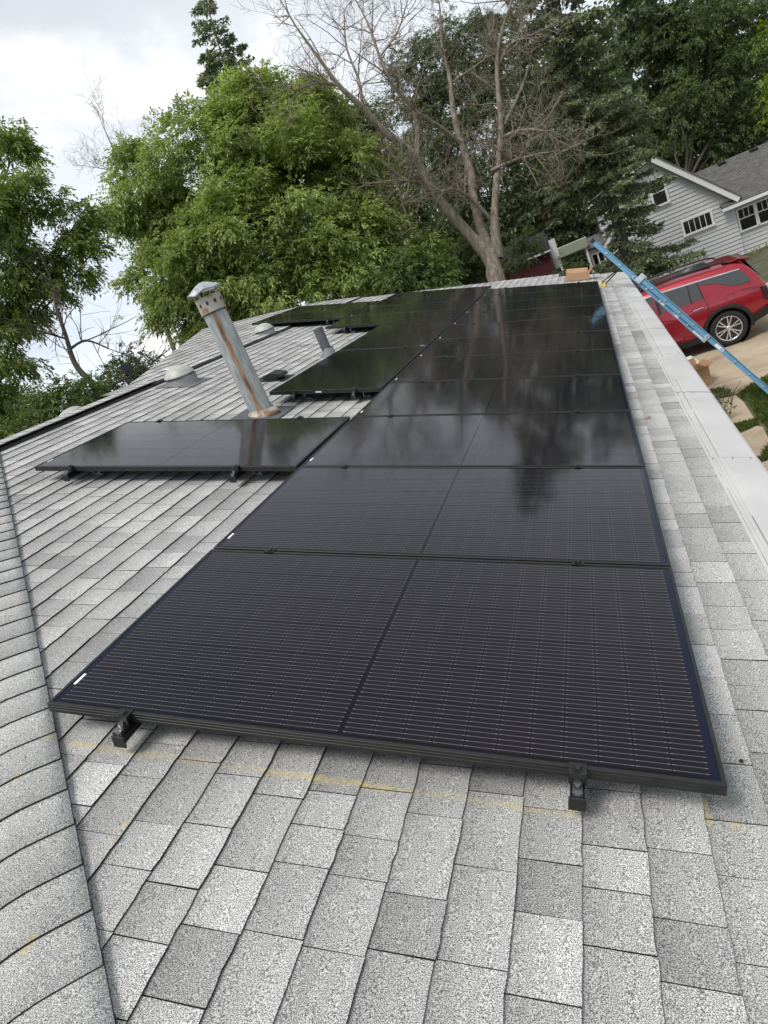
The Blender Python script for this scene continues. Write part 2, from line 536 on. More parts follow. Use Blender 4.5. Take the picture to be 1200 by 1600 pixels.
# ------------------------------------------------------------------ mesh helpers
class MB:
    def __init__(s):
        s.v, s.f, s.m = [], [], []

    def add(s, verts, faces, mi=0):
        o = len(s.v)
        s.v += [tuple(map(float, p)) for p in verts]
        s.f += [tuple(i + o for i in f) for f in faces]
        s.m += [mi] * len(faces)
        return s

    def box(s, x0, x1, y0, y1, z0, z1, mi=0):
        return s.add([(x0, y0, z0), (x1, y0, z0), (x1, y1, z0), (x0, y1, z0), (x0, y0, z1), (x1, y0, z1), (x1, y1, z1), (x0, y1, z1)],
                     [(0, 3, 2, 1), (4, 5, 6, 7), (0, 1, 5, 4), (1, 2, 6, 5), (2, 3, 7, 6), (3, 0, 4, 7)], mi)

    def obox(s, c, ax, ay, az, hx, hy, hz, mi=0):
        """box with its own axes"""
        c, ax, ay, az = (np.asarray(q, float) for q in (c, ax, ay, az))
        P = [c + ax * hx * i + ay * hy * j + az * hz * k for k in (-1, 1) for i, j in ((-1, -1), (1, -1), (1, 1), (-1, 1))]
        return s.add(P, [(0, 3, 2, 1), (4, 5, 6, 7), (0, 1, 5, 4), (1, 2, 6, 5), (2, 3, 7, 6), (3, 0, 4, 7)], mi)

    def tube(s, pts, rad, n=8, cap=True, mi=0):
        pts = [np.asarray(p, float) for p in pts]
        if not hasattr(rad, '__len__'):
            rad = [rad] * len(pts)
        rings = []
        up = None
        for i, p in enumerate(pts):
            d = pts[min(i + 1, len(pts) - 1)] - pts[max(i - 1, 0)]
            d = d / (np.linalg.norm(d) + 1e-9)
            if up is None:
                up = np.array([1.0, 0, 0]) if abs(d[0]) < 0.8 else np.array([0, 1.0, 0])
            a = np.cross(d, up)
            a /= np.linalg.norm(a) + 1e-9
            b = np.cross(d, a)
            up = np.cross(a, d)
            up = b if np.linalg.norm(up) < 1e-6 else np.cross(a, d)
            rings.append([p + rad[i] * (math.cos(q) * a + math.sin(q) * b) for q in np.linspace(0, 2 * math.pi, n, endpoint=False)])
        V = [q for r in rings for q in r]
        F = [(i * n + j, i * n + (j + 1) % n, (i + 1) * n + (j + 1) % n, (i + 1) * n + j) for i in range(len(pts) - 1) for j in range(n)]
        if cap:
            F.append(tuple(range(n))[::-1])
            F.append(tuple((len(pts) - 1) * n + j for j in range(n)))
        return s.add(V, F, mi)

    def lathe(s, prof, c=(0, 0, 0), n=24, mi=0):
        V = [(c[0] + r * math.cos(q), c[1] + r * math.sin(q), c[2] + z) for r, z in prof for q in np.linspace(0, 2 * math.pi, n, endpoint=False)]
        F = [(i * n + j, i * n + (j + 1) % n, (i + 1) * n + (j + 1) % n, (i + 1) * n + j) for i in range(len(prof) - 1) for j in range(n)]
        return s.add(V, F, mi)

    def prism(s, poly, d, mi=0):
        """poly: 3-d points of a planar outline, d: extrusion vector"""
        n = len(poly)
        P = [np.asarray(p, float) for p in poly]
        V = P + [p + np.asarray(d, float) for p in P]
        F = [tuple(range(n))[::-1], tuple(range(n, 2 * n))] + [(i, (i + 1) % n, n + (i + 1) % n, n + i) for i in range(n)]
        return s.add(V, F, mi)

    def mesh(s, name, mats, smooth=False):
        me = bpy.data.meshes.new(name)
        me.from_pydata(s.v, [], s.f)
        for m in (mats if isinstance(mats, (list, tuple)) else [mats]):
            me.materials.append(MAT[m])
        if any(s.m):
            me.polygons.foreach_set('material_index', s.m)
        if smooth:
            me.polygons.foreach_set('use_smooth', [True] * len(s.f))
        me.update()
        return me

    def build(s, name, mats, parent=None, smooth=False, bevel=0, auto=None):
        o = link(name, s.mesh(name, mats, smooth), parent)
        if bevel:
            b = o.modifiers.new('bevel', 'BEVEL')
            b.width = bevel
            b.segments = 2
            b.limit_method = 'ANGLE'
        return o


def link(name, data, parent=None):
    o = bpy.data.objects.new(name, data)
    col.objects.link(o)
    if parent is not None:
        o.parent = parent
    return o


def tag(o, label=None, cat=None, group=None, kind=None):
    for k, v in (('label', label), ('category', cat), ('group', group), ('kind', kind)):
        if v:
            o[k] = v
    return o


def empty(name, loc=(0, 0, 0), rot=(0, 0, 0)):
    o = link(name, None)
    o.location = tuple(loc)
    o.rotation_euler = rot
    o.empty_display_size = 0.2
    return o


def np_mesh(name, V, F, mat):
    """fast mesh of equal polygons"""
    me = bpy.data.meshes.new(name)
    V = np.ascontiguousarray(V, np.float32)
    F = np.ascontiguousarray(F, np.int32)
    k = F.shape[1]
    me.vertices.add(len(V))
    me.vertices.foreach_set('co', V.ravel())
    me.loops.add(F.size)
    me.loops.foreach_set('vertex_index', F.ravel())
    me.polygons.add(len(F))
    me.polygons.foreach_set('loop_start', np.arange(0, F.size, k, dtype=np.int32))
    me.update(calc_edges=True)
    me.validate()
    for m in (mat if isinstance(mat, (list, tuple)) else [mat]):
        me.materials.append(MAT[m])
    return me


# ------------------------------------------------------------------ ground
def ground_z(y):
    t_ = min(1.0, max(0.0, (y - 20) / 15))
    return GZ - 1.1 * t_ * t_ * (3 - 2 * t_)


ys = [-600, -60, -10, 5, 12, 18] + [20 + 1.5 * i for i in range(11)] + [50, 90, 300, 900]
xs = [-900, -150, -40, -10, 0, 5, 10, 20, 60, 200, 900]
V = [(x, y, ground_z(y) - 0.03) for y in ys for x in xs]
nx = len(xs)
F = [(j * nx + i, j * nx + i + 1, (j + 1) * nx + i + 1, (j + 1) * nx + i) for j in range(len(ys) - 1) for i in range(nx - 1)]
g = MB().add(V, F).build('ground', 'ground')
tag(g, kind='structure')

# concrete driveway in slabs with open joints, each slab a child of the driveway
drive = empty('driveway', (0, 0, GZ))
tag(drive, kind='structure')


def slab(poly, z=0.0, th=0.1):
    MB().prism([(x, y, z - th) for x, y in poly], (0, 0, th)).build('concrete_slab', 'concrete', drive, bevel=0.012)


RJ = [12.42, 14.93, 17.9, 21.0]
XJ = [2.35, 6.0, 9.0, 12.0]
for j in range(3):
    for i in range(3):
        a, b_, c_, d_ = XJ[i] + .012, XJ[i + 1] - .012, RJ[j] + .012, RJ[j + 1] - .012
        k0, k1 = -0.06 * (a - 4), -0.06 * (b_ - 4)
        slab([(a, c_ + k0), (b_, c_ + k1), (b_, d_ + k1), (a, d_ + k0)], z=random.uniform(-.004, .004))
slab([(2.4, 11.62), (3.48, 11.5), (4.3, 12.3), (5.9, 12.28), (5.9, 12.30), (2.4, 12.48)], z=-.006)
slab([(2.45, 9.98), (3.2, 9.97), (3.46, 9.92), (3.50, 10.9), (3.47, 11.42), (3.2, 11.48), (2.45, 11.56)])
slab([(2.45, 8.2), (3.18, 8.3), (3.42, 8.75), (3.48, 9.5), (3.42, 9.62), (3.2, 9.5), (2.45, 9.6)])
slab([(2.45, 6.6), (3.3, 6.7), (3.4, 7.6), (3.3, 8.2), (2.45, 8.1)])


def blades(n, inside, h, z0, wd=0.008):
    """grass: n curved blades as folded quads"""
    pts = []
    while len(pts) < n:
        p = inside()
        if p is not None:
            pts.append(p)
    p = np.array(pts)
    ang = RNG.uniform(0, 2 * math.pi, n)
    hh = h * RNG.uniform(.45, 1.1, n)
    ln = hh * RNG.uniform(.2, .9, n)
    la = RNG.uniform(0, 2 * math.pi, n)
    ex = np.stack([np.cos(ang), np.sin(ang)], 1) * (wd * RNG.uniform(.7, 1.4, n))[:, None]
    V = np.zeros((n, 4, 3))
    V[:, 0, :2] = p - ex
    V[:, 1, :2] = p + ex
    mid = p + np.stack([np.cos(la), np.sin(la)], 1) * (ln * .35)[:, None]
    V[:, 2, :2] = mid + ex * .7
    tip = p + np.stack([np.cos(la), np.sin(la)], 1) * ln[:, None]
    V[:, 3, :2] = tip
    V[:, :, 2] = z0
    V[:, 2, 2] += hh * .65
    V[:, 3, 2] += hh
    return V.reshape(-1, 3), np.arange(n * 4).reshape(n, 4)


def in_poly(x, y, P):
    r = False
    for i in range(len(P)):
        (a, b), (c, d) = P[i], P[i - 1]
        if (b > y) != (d > y) and x < (c - a) * (y - b) / (d - b) + a:
            r = not r
    return r


def poly_sampler(P):
    X, Y = [p[0] for p in P], [p[1] for p in P]

    def f():
        x, y = random.uniform(min(X), max(X)), random.uniform(min(Y), max(Y))
        return (x, y) if in_poly(x, y, P) else None
    return f


lawn_poly = [(3.50, 11.45), (3.84, 11.84), (4.3, 12.0), (6.5, 12.1), (6.5, 6.0), (3.40, 6.0), (3.44, 8.7), (3.52, 9.5), (3.50, 9.95), (3.56, 10.9)]
gV, gF = [], []
o_ = 0
for n_, P_, h_ in ((60000, lawn_poly, .075), (1800, [(2.9, 9.62), (3.44, 9.62), (3.48, 9.93), (2.9, 9.98)], .07), (700, [(3.2, 11.5), (3.46, 11.45), (3.4, 12.1), (3.15, 12.2)], .07), (700, [(3.05, 8.2), (3.4, 8.2), (3.4, 8.7), (3.2, 8.3)], .1)):
    v_, f_ = blades(n_, poly_sampler(P_), h_, GZ - .03)
    gV.append(v_)
    gF.append(f_ + o_)
    o_ += len(v_)
lawn = link('lawn_grass', np_mesh('lawn_grass', np.concatenate(gV), np.concatenate(gF), 'grass_blade'))
tag(lawn, 'patch of green lawn grass and weeds beside the concrete driveway', 'grass', kind='stuff')


# ------------------------------------------------------------------ the house we stand on
house = empty('house', (0, 0, GZ))
tag(house, 'low house with light grey shingle hip roof and white gutter guards', 'house')
HZ = Vector((0, 0, -GZ))


def hlink(name, me, parent=None):
    o = link(name, me, parent or house)
    if parent is None:
        o.location = HZ
    return o


EX = 2.30                                    # eave line in the roof frame
RX = -3.05                                   # ridge line
FAR = [(-3.22, 4.95), (-3.44, 5.39), (-3.7, 6.14), (-4.82, 9.54), (-4.70, 9.75), (-4.65, 10.29), (-4.22, 11.2), (-3.9, 12.4), (-1.48, 13.33), (-.21, 14.0), (1.22, 15.45), (1.30, 14.3), (EX, 14.3)]
HIPC = -0.262                                # hip line in plan: X + Y = HIPC


def hip_y(x):                                # hip in the roof frame for a given x on the shingle plane
    X = x * cT + ZR * sT
    return HIPC - X


main_poly = [(EX, hip_y(EX)), (EX, 14.3)] + FAR[::-1][1:] + [(-3.05, 4.9), (-3.05, hip_y(-3.05))]


def deck(name, pts, th=0.05):
    b = MB()
    P = [np.asarray(p, float) for p in pts]
    nrm = np.cross(P[1] - P[0], P[2] - P[0])
    nrm /= np.linalg.norm(nrm)
    if nrm[2] < 0:
        nrm = -nrm
        P = P[::-1]
    b.prism([p - nrm * (th + .004) for p in P], nrm * th)
    o = hlink(name, b.mesh(name, 'asphalt_edge'))
    return o


slope = deck('roof_slope', [RP(x, y, ZR) for x, y in main_poly])
h0 = RP(0, 0, ZR)[2] + RP(0, 0, ZR)[0] * sT / cT     # world z of the main plane at X=0
tT = math.tan(T)
Xr, Xe = RP(RX, 0, ZR)[0], RP(EX, 0, ZR)[0]
Yr = HIPC - Xr


def main_h(X):
    return h0 - X * tT


def hip_h(Y):
    return h0 + (Y - HIPC) * tT


hipend = deck('roof_hip_end', [(Xr, Yr, hip_h(Yr)), (Xe, HIPC - Xe, hip_h(HIPC - Xe)), (2 * Xr - Xe, HIPC - Xe, hip_h(HIPC - Xe))])
back = deck('roof_back_slope', [(Xr, Yr, main_h(Xr)), (Xr, 4.9, main_h(Xr)), (2 * Xr - Xe, 4.9, main_h(Xe)), (2 * Xr - Xe, HIPC - Xe, main_h(Xe))])

# ---- panels' footprints (roof frame): x0, x1, y0, y1, portrait?
PL, PD, PITCH = 1.912, 1.045, 1.06
PANELS = []
for i in range(11):
    PANELS.append((0.004, 0.004 + PL, i * PITCH, i * PITCH + PD, False, 'main', i))
PANELS.append((-.022 - PL, -.022, 2 * PITCH, 2 * PITCH + PD, False, 'chimney', 0))
PANELS.append((-.022 - PD, -.022, 4.04, 4.04 + PL, True, 'portrait', 0))
PANELS.append((-.022 - PD, -.022, 4.055 + PL, 4.055 + 2 * PL, True, 'portrait', 1))
for i, y in enumerate((7.96, 9.015, 10.13, 11.18)):
    PANELS.append((-.03 - PL, -.03, y, y + PD, False, 'upper', i))
for i, y in enumerate((8.94, 9.99)):
    PANELS.append((-1.97 - PL * .85, -1.97, y, y + PD, False, 'top', i))
PQ = [[tuple(pix(RP(a, b, 0))[:2]) for a, b in ((p[0], p[2]), (p[1], p[2]), (p[1], p[3]), (p[0], p[3]))] for p in PANELS]


# ---- shingles
HALF = []                                    # the roof plane as half planes a*x+b*y<=c (roof frame)


def half(p, q, inside, out=None):
    a, b_ = q[1] - p[1], p[0] - q[0]
    c = a * p[0] + b_ * p[1]
    if a * inside[0] + b_ * inside[1] > c:
        a, b_, c = -a, -b_, -c
    (HALF if out is None else out).append((a, b_, c))


half((EX, hip_y(EX) + .05), (-3, hip_y(-3) + .05), (0, 5))
half((-3.18, 4.85), (-4.82, 9.54), (0, 5))
half((-4.82, 9.54), (-4.22, 11.2), (0, 5))
half((-4.22, 11.2), (-3.9, 12.4), (0, 5))
half((-3.9, 12.5), (1.25, 15.1), (0, 5))


def clip_half(P, h):
    a, b_, c = h
    out = []
    for i in range(len(P)):
        p, q = P[i - 1], P[i]
        dp, dq = a * p[0] + b_ * p[1] - c, a * q[0] + b_ * q[1] - c
        if (dp <= 0) != (dq <= 0):
            t_ = dp / (dp - dq)
            out.append((p[0] + (q[0] - p[0]) * t_, p[1] + (q[1] - p[1]) * t_))
        if dq <= 0:
            out.append(q)
    return out


class Tab:
    """one shingle tab: outline in the roof frame with a ragged butt, raised towards the butt"""

    def __init__(s, xb, xu, y0, y1, th, zoff, tone, clip=True, frame=None):
        n = 4
        wob = random.uniform(-.0015, .0015)
        butt = [(xb + wob + random.uniform(-.0022, .0022), y0 + (y1 - y0) * i / n) for i in range(n + 1)]
        P = [(xu, y0)] + butt + [(xu, y1)]
        if clip:
            for h in (clip if isinstance(clip, list) else HALF if xb < -3.1 else HALF[:1] + HALF[2:]):
                P = clip_half(P, h)
                if len(P) < 3:
                    break
        s.ok = len(P) >= 3
        if not s.ok:
            return
        s.n = len(P)
        zt = ZR + zoff
        top = [(x, y, zt + .001 + th * (x - xu) / (xb - xu)) for x, y in P]
        low = [(x, y, zt - .003) for x, y in P]
        L_ = np.array(top + low)
        s.V = L_ @ M.T if frame is None else (np.c_[L_, np.ones(len(L_))] @ frame.T)[:, :3]
        s.uv = [((y - y0) / (y1 - y0), (x - xu) / (xb - xu)) for x, y in P]
        s.tone = tone


tabs = []
EXPO = 0.1417
x_b = EX + .004
while x_b > -4.95:
    lo = hip_y(x_b - EXPO) - .02 if x_b > -3.05 else 4.6
    y = max(min(lo, hip_y(x_b)) - random.uniform(0, .3), -3.2) if x_b > -3.05 else 4.5
    zoff = 0.028 if x_b < -2.9 else 0.0
    hi = 14.3 if x_b > 1.3 else 15.6
    while y < hi:
        y1 = y + random.choice((.11, .13, .15, .17, .19, .22))
        gap = random.choice((.0008, .0011, .0014, .0017))
        t_ = Tab(x_b, x_b - EXPO - .012, y + gap, y1 - gap, random.choice((.0055, .0060, .0070, .0080)), zoff, min(.98, max(.02, random.gauss(.5, .25))))
        if t_.ok:
            tabs.append(t_)
        y = y1
    x_b -= EXPO


def score(t_):
    """size in the photograph, nothing if a panel covers it"""
    u, v, d = pix(t_.V[:t_.n])
    if (d < .2).any() or u.max() < 0 or u.min() > 1200 or v.max() < 0 or v.min() > 1600:
        return 0
    c = (u.mean(), v.mean())
    for q in PQ:
        if in_poly(c[0], c[1], q):
            return 0
    if c[0] < 0 or c[0] > 1200 or c[1] > 1600:
        return 1
    n = t_.n
    return abs(sum(u[i] * v[(i + 1) % n] - u[(i + 1) % n] * v[i] for i in range(n))) / 2


def tabs_mesh(name, lst):
    V, F, mi, tone, uvs = [], [], [], [], []
    o = 0
    for t_ in lst:
        n = t_.n
        V.append(t_.V)
        F.append(tuple(o + i for i in range(n)))
        mi.append(0)
        uvs += t_.uv
        for i in range(n):
            j = (i + 1) % n
            F.append((o + i, o + n + i, o + n + j, o + j))
            mi.append(1)
            uvs += [(.5, .5)] * 4
        tone += [t_.tone] * (2 * n)
        o += 2 * n
    me = bpy.data.meshes.new(name)
    me.from_pydata(np.concatenate(V).tolist(), [], F)
    for m in ('shingle_granules', 'asphalt_edge'):
        me.materials.append(MAT[m])
    me.polygons.foreach_set('material_index', mi)
    a = me.attributes.new('tone', 'FLOAT', 'POINT')
    a.data.foreach_set('value', tone)
    uv = me.uv_layers.new(name='tab')
    uv.data.foreach_set('uv', [c for q in uvs for c in q])
    return me


order = sorted(range(len(tabs)), key=lambda i: -score(tabs[i]))
big = set(order[:240])
for i in order[:240]:
    hlink('shingle', tabs_mesh('shingle', [tabs[i]]), slope).location = (0, 0, 0)
st = hlink('shingles', tabs_mesh('shingles', [tabs[i] for i in range(len(tabs)) if i not in big]), slope)
tag(st, kind='stuff')


# hip end and back slope: same shingles, out of view
def slope_tabs(frame, poly, ulen, vlen):
    """poly in (up the slope, along the eave)"""
    hs, out = [], []
    cen = (-sum(p[0] for p in poly) / len(poly), sum(p[1] for p in poly) / len(poly))
    for p, q in zip(poly, poly[1:] + poly[:1]):
        half((-p[0], p[1]), (-q[0], q[1]), cen, hs)
    for kk in range(int(vlen / EXPO) + 1):
        y = random.uniform(-.2, 0)
        while y < ulen:
            y1 = y + random.choice((.16, .19, .21, .25))
            xb = kk * EXPO
            t_ = Tab(-xb, -xb - EXPO - .012, y, y1 - .002, .0062, -ZR, min(.98, max(.02, random.gauss(.5, .25))), hs, frame)
            if t_.ok:
                out.append(t_)
            y = y1
    return out


Ye = HIPC - Xe
W_ = 2 * (Xe - Xr)
# hip-end frame: -x local runs up slope (+Y), y local runs along -X
fr = np.eye(4)
fr[:3, 0] = (0, -cT, -sT)
fr[:3, 1] = (-1, 0, 0)
fr[:3, 2] = (0, -sT, cT)
fr[:3, 3] = (Xe, Ye, hip_h(Ye))
Ls = (Yr - Ye) / cT
ht = slope_tabs(fr, [(0, 0), (0, W_), (Ls, W_ / 2)], W_, Ls)
tag(hlink('shingles', tabs_mesh('shingles', ht), hipend), kind='stuff')
fr2 = np.eye(4)
fr2[:3, 0] = (-cT, 0, -sT)
fr2[:3, 1] = (0, 1, 0)
fr2[:3, 2] = (-sT, 0, cT)
fr2[:3, 3] = (2 * Xr - Xe, Ye, main_h(Xe))
bt = slope_tabs(fr2, [(0, 0), (0, 4.9 - Ye), (Ls, 4.9 - Ye), (Ls, Yr - Ye)], 4.9 - Ye, Ls)
tag(hlink('shingles', tabs_mesh('shingles', bt), back), kind='stuff')
for o_ in (hipend.children[0], back.children[0], st):
    o_.location = (0, 0, 0)


# ---- hip caps and ridge caps: bent pieces laid in shingle fashion
def cap_piece(p0, d, n_side, n_up, hw, drop_l, drop_r, exp, lift, ex_l=None):
    """a bent cap: d points up the ridge, section over hw each side"""
    V = []
    secs = 9
    for s_, lz in ((-.004 + random.uniform(-.002, .002), lift), (exp + .03, 0.002)):
        for i in range(secs):
            t_ = -1 + 2 * i / (secs - 1)
            a = abs(t_) * hw
            r = .075                                   # bend radius
            f = a - r * .5 if a > r else a * a / (2 * r)
            dz = -f * (drop_r if t_ > 0 else drop_l)
            V.append(p0 + d * s_ + n_side * (t_ * hw) + n_up * (dz + .012 + lz * 1.0))
    n = len(V)
    V += [v - n_up * .0062 for v in V]
    F, mi = [], []
    for i in range(secs - 1):
        F.append((i, i + 1, secs + i + 1, secs + i))
        mi.append(0)
    for i in range(secs - 1):
        F.append((n + i, n + i + 1, i + 1, i))
        mi.append(1)
    F += [(0, secs, n + secs, n), (secs - 1, n + secs - 1, n + 2 * secs - 1, 2 * secs - 1)]
    mi += [1, 1]
    return V, F, mi


def cap_obj(name, V, F, mi, parent, tone):
    b = MB()
    b.v, b.f, b.m = [tuple(v) for v in V], F, mi
    me = b.mesh(name, ['shingle_granules', 'asphalt_edge'])
    a = me.attributes.new('tone', 'FLOAT', 'POINT')
    a.data.foreach_set('value', [tone] * len(me.vertices))
    uv = me.uv_layers.new(name='tab')
    uv.data.foreach_set('uv', [0.55] * (2 * len(me.loops)))
    me.polygons.foreach_set('use_smooth', [m_ == 0 for m_ in mi])
    o = hlink(name, me, parent)
    o.location = (0, 0, 0)
    return o


hipcaps = empty('hip_caps')
hipcaps.parent = house
hipcaps.location = HZ
P0 = np.array([Xe, Ye, main_h(Xe)])
P1 = np.array([Xr, Yr, main_h(Xr)])
dh = P1 - P0
Lh = np.linalg.norm(dh)
dh /= Lh
sdn = np.array([1, 1, 0]) / math.sqrt(2)               # towards the main slope
upn = np.cross(sdn, dh)
upn = upn if upn[2] > 0 else -upn
drop = tT / math.sqrt(2)
# plan distance from hip 0.16 -> edge at X+Y=-0.035
s0 = 0.02
while s0 < Lh - .05:
    V_, F_, m_ = cap_piece(P0 + dh * s0, dh, sdn, upn, .165, drop, drop, .143, random.uniform(.008, .011))
    cap_obj('hip_cap', V_, F_, m_, hipcaps, random.uniform(.3, .8))
    s0 += .143

# ridge vent with black sides under cap shingles
ridge = empty('ridge_vent')
ridge.parent = house
ridge.location = HZ
yr0, yr1 = Yr - .1, 5.0
b = MB()
for s_ in (-1, 1):
    pts = [(RX + s_ * .155, ZR - .01), (RX + s_ * .15, ZR + .028), (RX + s_ * .10, ZR + .028), (RX + s_ * .10, ZR - .01)]
    if s_ > 0:
        b.prism([RP(x, yr0, z) for x, z in pts], RP(0, yr1 - yr0, 0))
b.build('vent_strip', 'vent_black', ridge)
# dark edge that runs on where the upper slope steps up
MB().prism([RP(x, 4.98, z) for x, z in ((-2.897, ZR - .01), (-2.893, ZR + .032), (-2.96, ZR + .026), (-2.96, ZR - .01))], RP(0, 3.95, 0)).build('step_edge', 'vent_black', ridge)
Xv, Zv = RP(RX, 0, ZR)[0], RP(RX, 0, ZR)[2]
yy = yr0
while yy < 4.95:
    V_, F_, m_ = cap_piece(np.array([Xv, yy, Zv + .030]), np.array([0, 1.0, 0]), np.array([1.0, 0, 0]), np.array([0, 0, 1.0]), .155, tT, tT, .143, .006)
    cap_obj('ridge_cap', V_, F_, m_, ridge, random.uniform(.4, .9))
    yy += .143

# ---- gutter guard panels: each 1.48 m long, a child of the house
guards = empty('gutter_guard')
guards.parent = house
guards.location = HZ
gprof = [(2.285, -.004), (2.287, .010), (2.300, .0105), (2.303, .0035), (2.322, .0035), (2.326, .010), (2.340, .010), (2.344, .0045), (2.372, .005), (2.376, .009), (2.530, .002), (2.546, -.004), (2.552, -.018), (2.548, -.045), (2.53, -.045), (2.53, -.012)]
yg = 2.57 - 1.475 * 4
gi = 0
while yg < 14.3:
    y2 = min(yg + 1.475, 14.35)
    b = MB()
    dz = .0015 * (gi % 2)
    n = len(gprof)
    for yy in (yg + .0022, y2 - .0022):
        off = 0.0 if yy < yg + .1 else -.0012
        b.v += [tuple(RP(x + random.uniform(-.0015, .0015), yy, ZR + z + dz + off)) for x, z in gprof]
    b.f += [(i, i + 1, n + i + 1, n + i) for i in range(n - 1)]
    b.m += [0] * (n - 1)
    go = b.build('guard_panel', 'gutter_white', guards)
    sdf = go.modifiers.new('solid', 'SOLIDIFY')
    sdf.thickness = .0012
    sdf.offset = -1
    for xs_ in (2.312, 2.41, 2.50):
        MB().lathe([(0, .004), (.004, .003), (.005, 0)], (0, 0, 0), 8).build('screw', 'bolt_steel', go).matrix_local = Matrix.Translation(Vector(RP(xs_, y2 - .02, ZR + (.0045 if xs_ < 2.35 else .008) + dz))) @ Matrix.Rotation(T, 4, 'Y')
    sb = MB()
    for xa, wa, zz in ((2.3045, .0018, .0042), (2.346, .0024, .0052)):
        ya = yg + .02
        while ya < y2 - .06:
            yb = min(ya + random.uniform(.35, 1.1), y2 - .02)
            if random.random() < .72:
                sb.prism([RP(x, ya, ZR + zz + dz) for x in (xa, xa + wa)] + [RP(x, yb, ZR + zz + dz) for x in (xa + wa * random.uniform(.5, 1.3), xa)], RP(0, 0, .0006))
            ya = yb + random.uniform(.01, .12)
    if sb.v:
        tag(sb.build('drain_slots', 'slot_dark', go), kind='stuff')
    yg = y2
    gi += 1
# gutter trough, fascia and wall under the eave
gt = MB()
pr = [(2.30, -.03), (2.535, -.05), (2.53, -.09), (2.49, -.14), (2.40, -.155), (2.36, -.155), (2.36, -.06)]
gt.prism([RP(x, -2.4, ZR + z) for x, z in pr], RP(0, 16.7, 0)).build('gutter', 'gutter_white', house).location = HZ
ez = RP(EX, 0, ZR)[2]
wl = MB()
wl.box(2 * Xr - Xe + .5, Xe - .45, Ye + .5, 13.6, GZ + .0, ez - .12)
wl.build('wall', 'house_wall', house).location = HZ
fb = MB()
fb.box(2 * Xr - Xe + .2, Xe - .03, Ye + .1, 14.1, ez - .2, ez - .11)
fb.build('soffit', 'trim_white', house).location = HZ


# ------------------------------------------------------------------ solar panels
def ring_profile(b, hx, hy, prof, mi=0):
    """prof: list of (inset, z), swept round a rectangle of half sizes hx, hy"""
    V = []
    for ins, z in prof:
        V += [(-hx + ins, -hy + ins, z), (hx - ins, -hy + ins, z), (hx - ins, hy - ins, z), (-hx + ins, hy - ins, z)]
    F = [(i * 4 + j, i * 4 + (j + 1) % 4, i * 4 + 4 + (j + 1) % 4, i * 4 + 4 + j) for i in range(len(prof) - 1) for j in range(4)]
    b.add(V, F, mi)


def frame_mesh(L, D):
    b = MB()
    ring_profile(b, L / 2, D / 2, [(.03, -.0325), (.0, -.0325), (0, -.021), (.0014, -.0202), (.0014, -.0188), (0, -.018), (0, -.0105), (.0012, -.0098), (.0012, -.0085), (0, -.0078), (0, -.0006), (.0006, 0), (.0105, 0), (.011, -.0006), (.011, -.004), (.0115, -.008)])
    return b.mesh('frame', 'black_anodised')


def laminate_mesh(L, D):
    b = MB()
    b.box(-L / 2 + .0112, L / 2 - .0112, -D / 2 + .0112, D / 2 - .0112, -.007, -.0022)
    return b.mesh('laminate', 'panel_laminate')


NX, NY = 22, 6


def cell_spots(L, D):
    cw = (L - .022 - .040 - .012) / NX
    ch = (D - .022 - .018) / NY
    out = []
    for i in range(NX):
        x = -L / 2 + .011 + .020 + (i + .5) * cw + (.012 if i >= NX // 2 else 0)
        for j in range(NY):
            out.append((x, -D / 2 + .011 + .009 + (j + .5) * ch))
    return out, cw, ch


def cells_mesh(name, spots, cw, ch):
    b = MB()
    uvs = []
    hx, hy = cw / 2 - .0008, ch / 2 - .0009
    c = .004
    for x, y in spots:
        # chamfered corners at the outer side like a half-cut pseudo square cell
        b.add([(x - hx, y - hy, -.0022), (x + hx, y - hy, -.0022), (x + hx, y + hy, -.0022), (x - hx, y + hy, -.0022),
               (x - hx, y - hy, -.0017), (x + hx, y - hy, -.0017), (x + hx, y + hy, -.0017), (x - hx, y + hy, -.0017)],
              [(4, 5, 6, 7), (0, 1, 5, 4), (1, 2, 6, 5), (2, 3, 7, 6), (3, 0, 4, 7)])
        uvs += [0, 0, 1, 0, 1, 1, 0, 1] + [0.5, 0.0] * 16
    me = b.mesh(name, 'panel_cell')
    uv = me.uv_layers.new(name='cell')
    uv.data.foreach_set('uv', uvs)
    return me


MESH = {}
for key, L in (('full', PL), ('short', PL * .85)):
    sp_, cw_, ch_ = cell_spots(L, PD)
    MESH[key] = (frame_mesh(L, PD), laminate_mesh(L, PD), cells_mesh('cells', sp_, cw_, ch_), sp_, cells_mesh('cell', [(0, 0)], cw_, ch_))
stk = MB().box(-.005, .005, -.027, .027, -.0019, -.0012).mesh('label_sticker', 'white_label')


def clamp_mesh(mid):
    b = MB()
    if mid:
        b.box(-.022, .022, -.020, .020, -.001, .0035)
        b.lathe([(0, .0125), (.009, .0125), (.011, .0100), (.011, .0036)], (0, 0, 0), 6)
        b.lathe([(.016, .0036), (.017, .0052), (0, .0052)], (0, 0, 0), 14)
    else:
        b.box(-.021, .021, -.022, .012, .0006, .0045)
        b.box(-.021, .021, -.0245, -.022, -.030, .0045)
        b.lathe([(0, .013), (.008, .013), (.010, .0105), (.010, .0046)], (0, -.006, 0), 6)
        b.lathe([(.014, .0046), (.015, .006), (0, .006)], (0, -.006, 0), 14)
    return b.mesh('clamp', 'black_anodised')


CL_MID, CL_END = clamp_mesh(True), clamp_mesh(False)
ordinal = ['nearest', 'second', 'third', 'fourth', 'fifth', 'sixth', 'seventh', 'eighth', 'ninth', 'tenth', 'last']


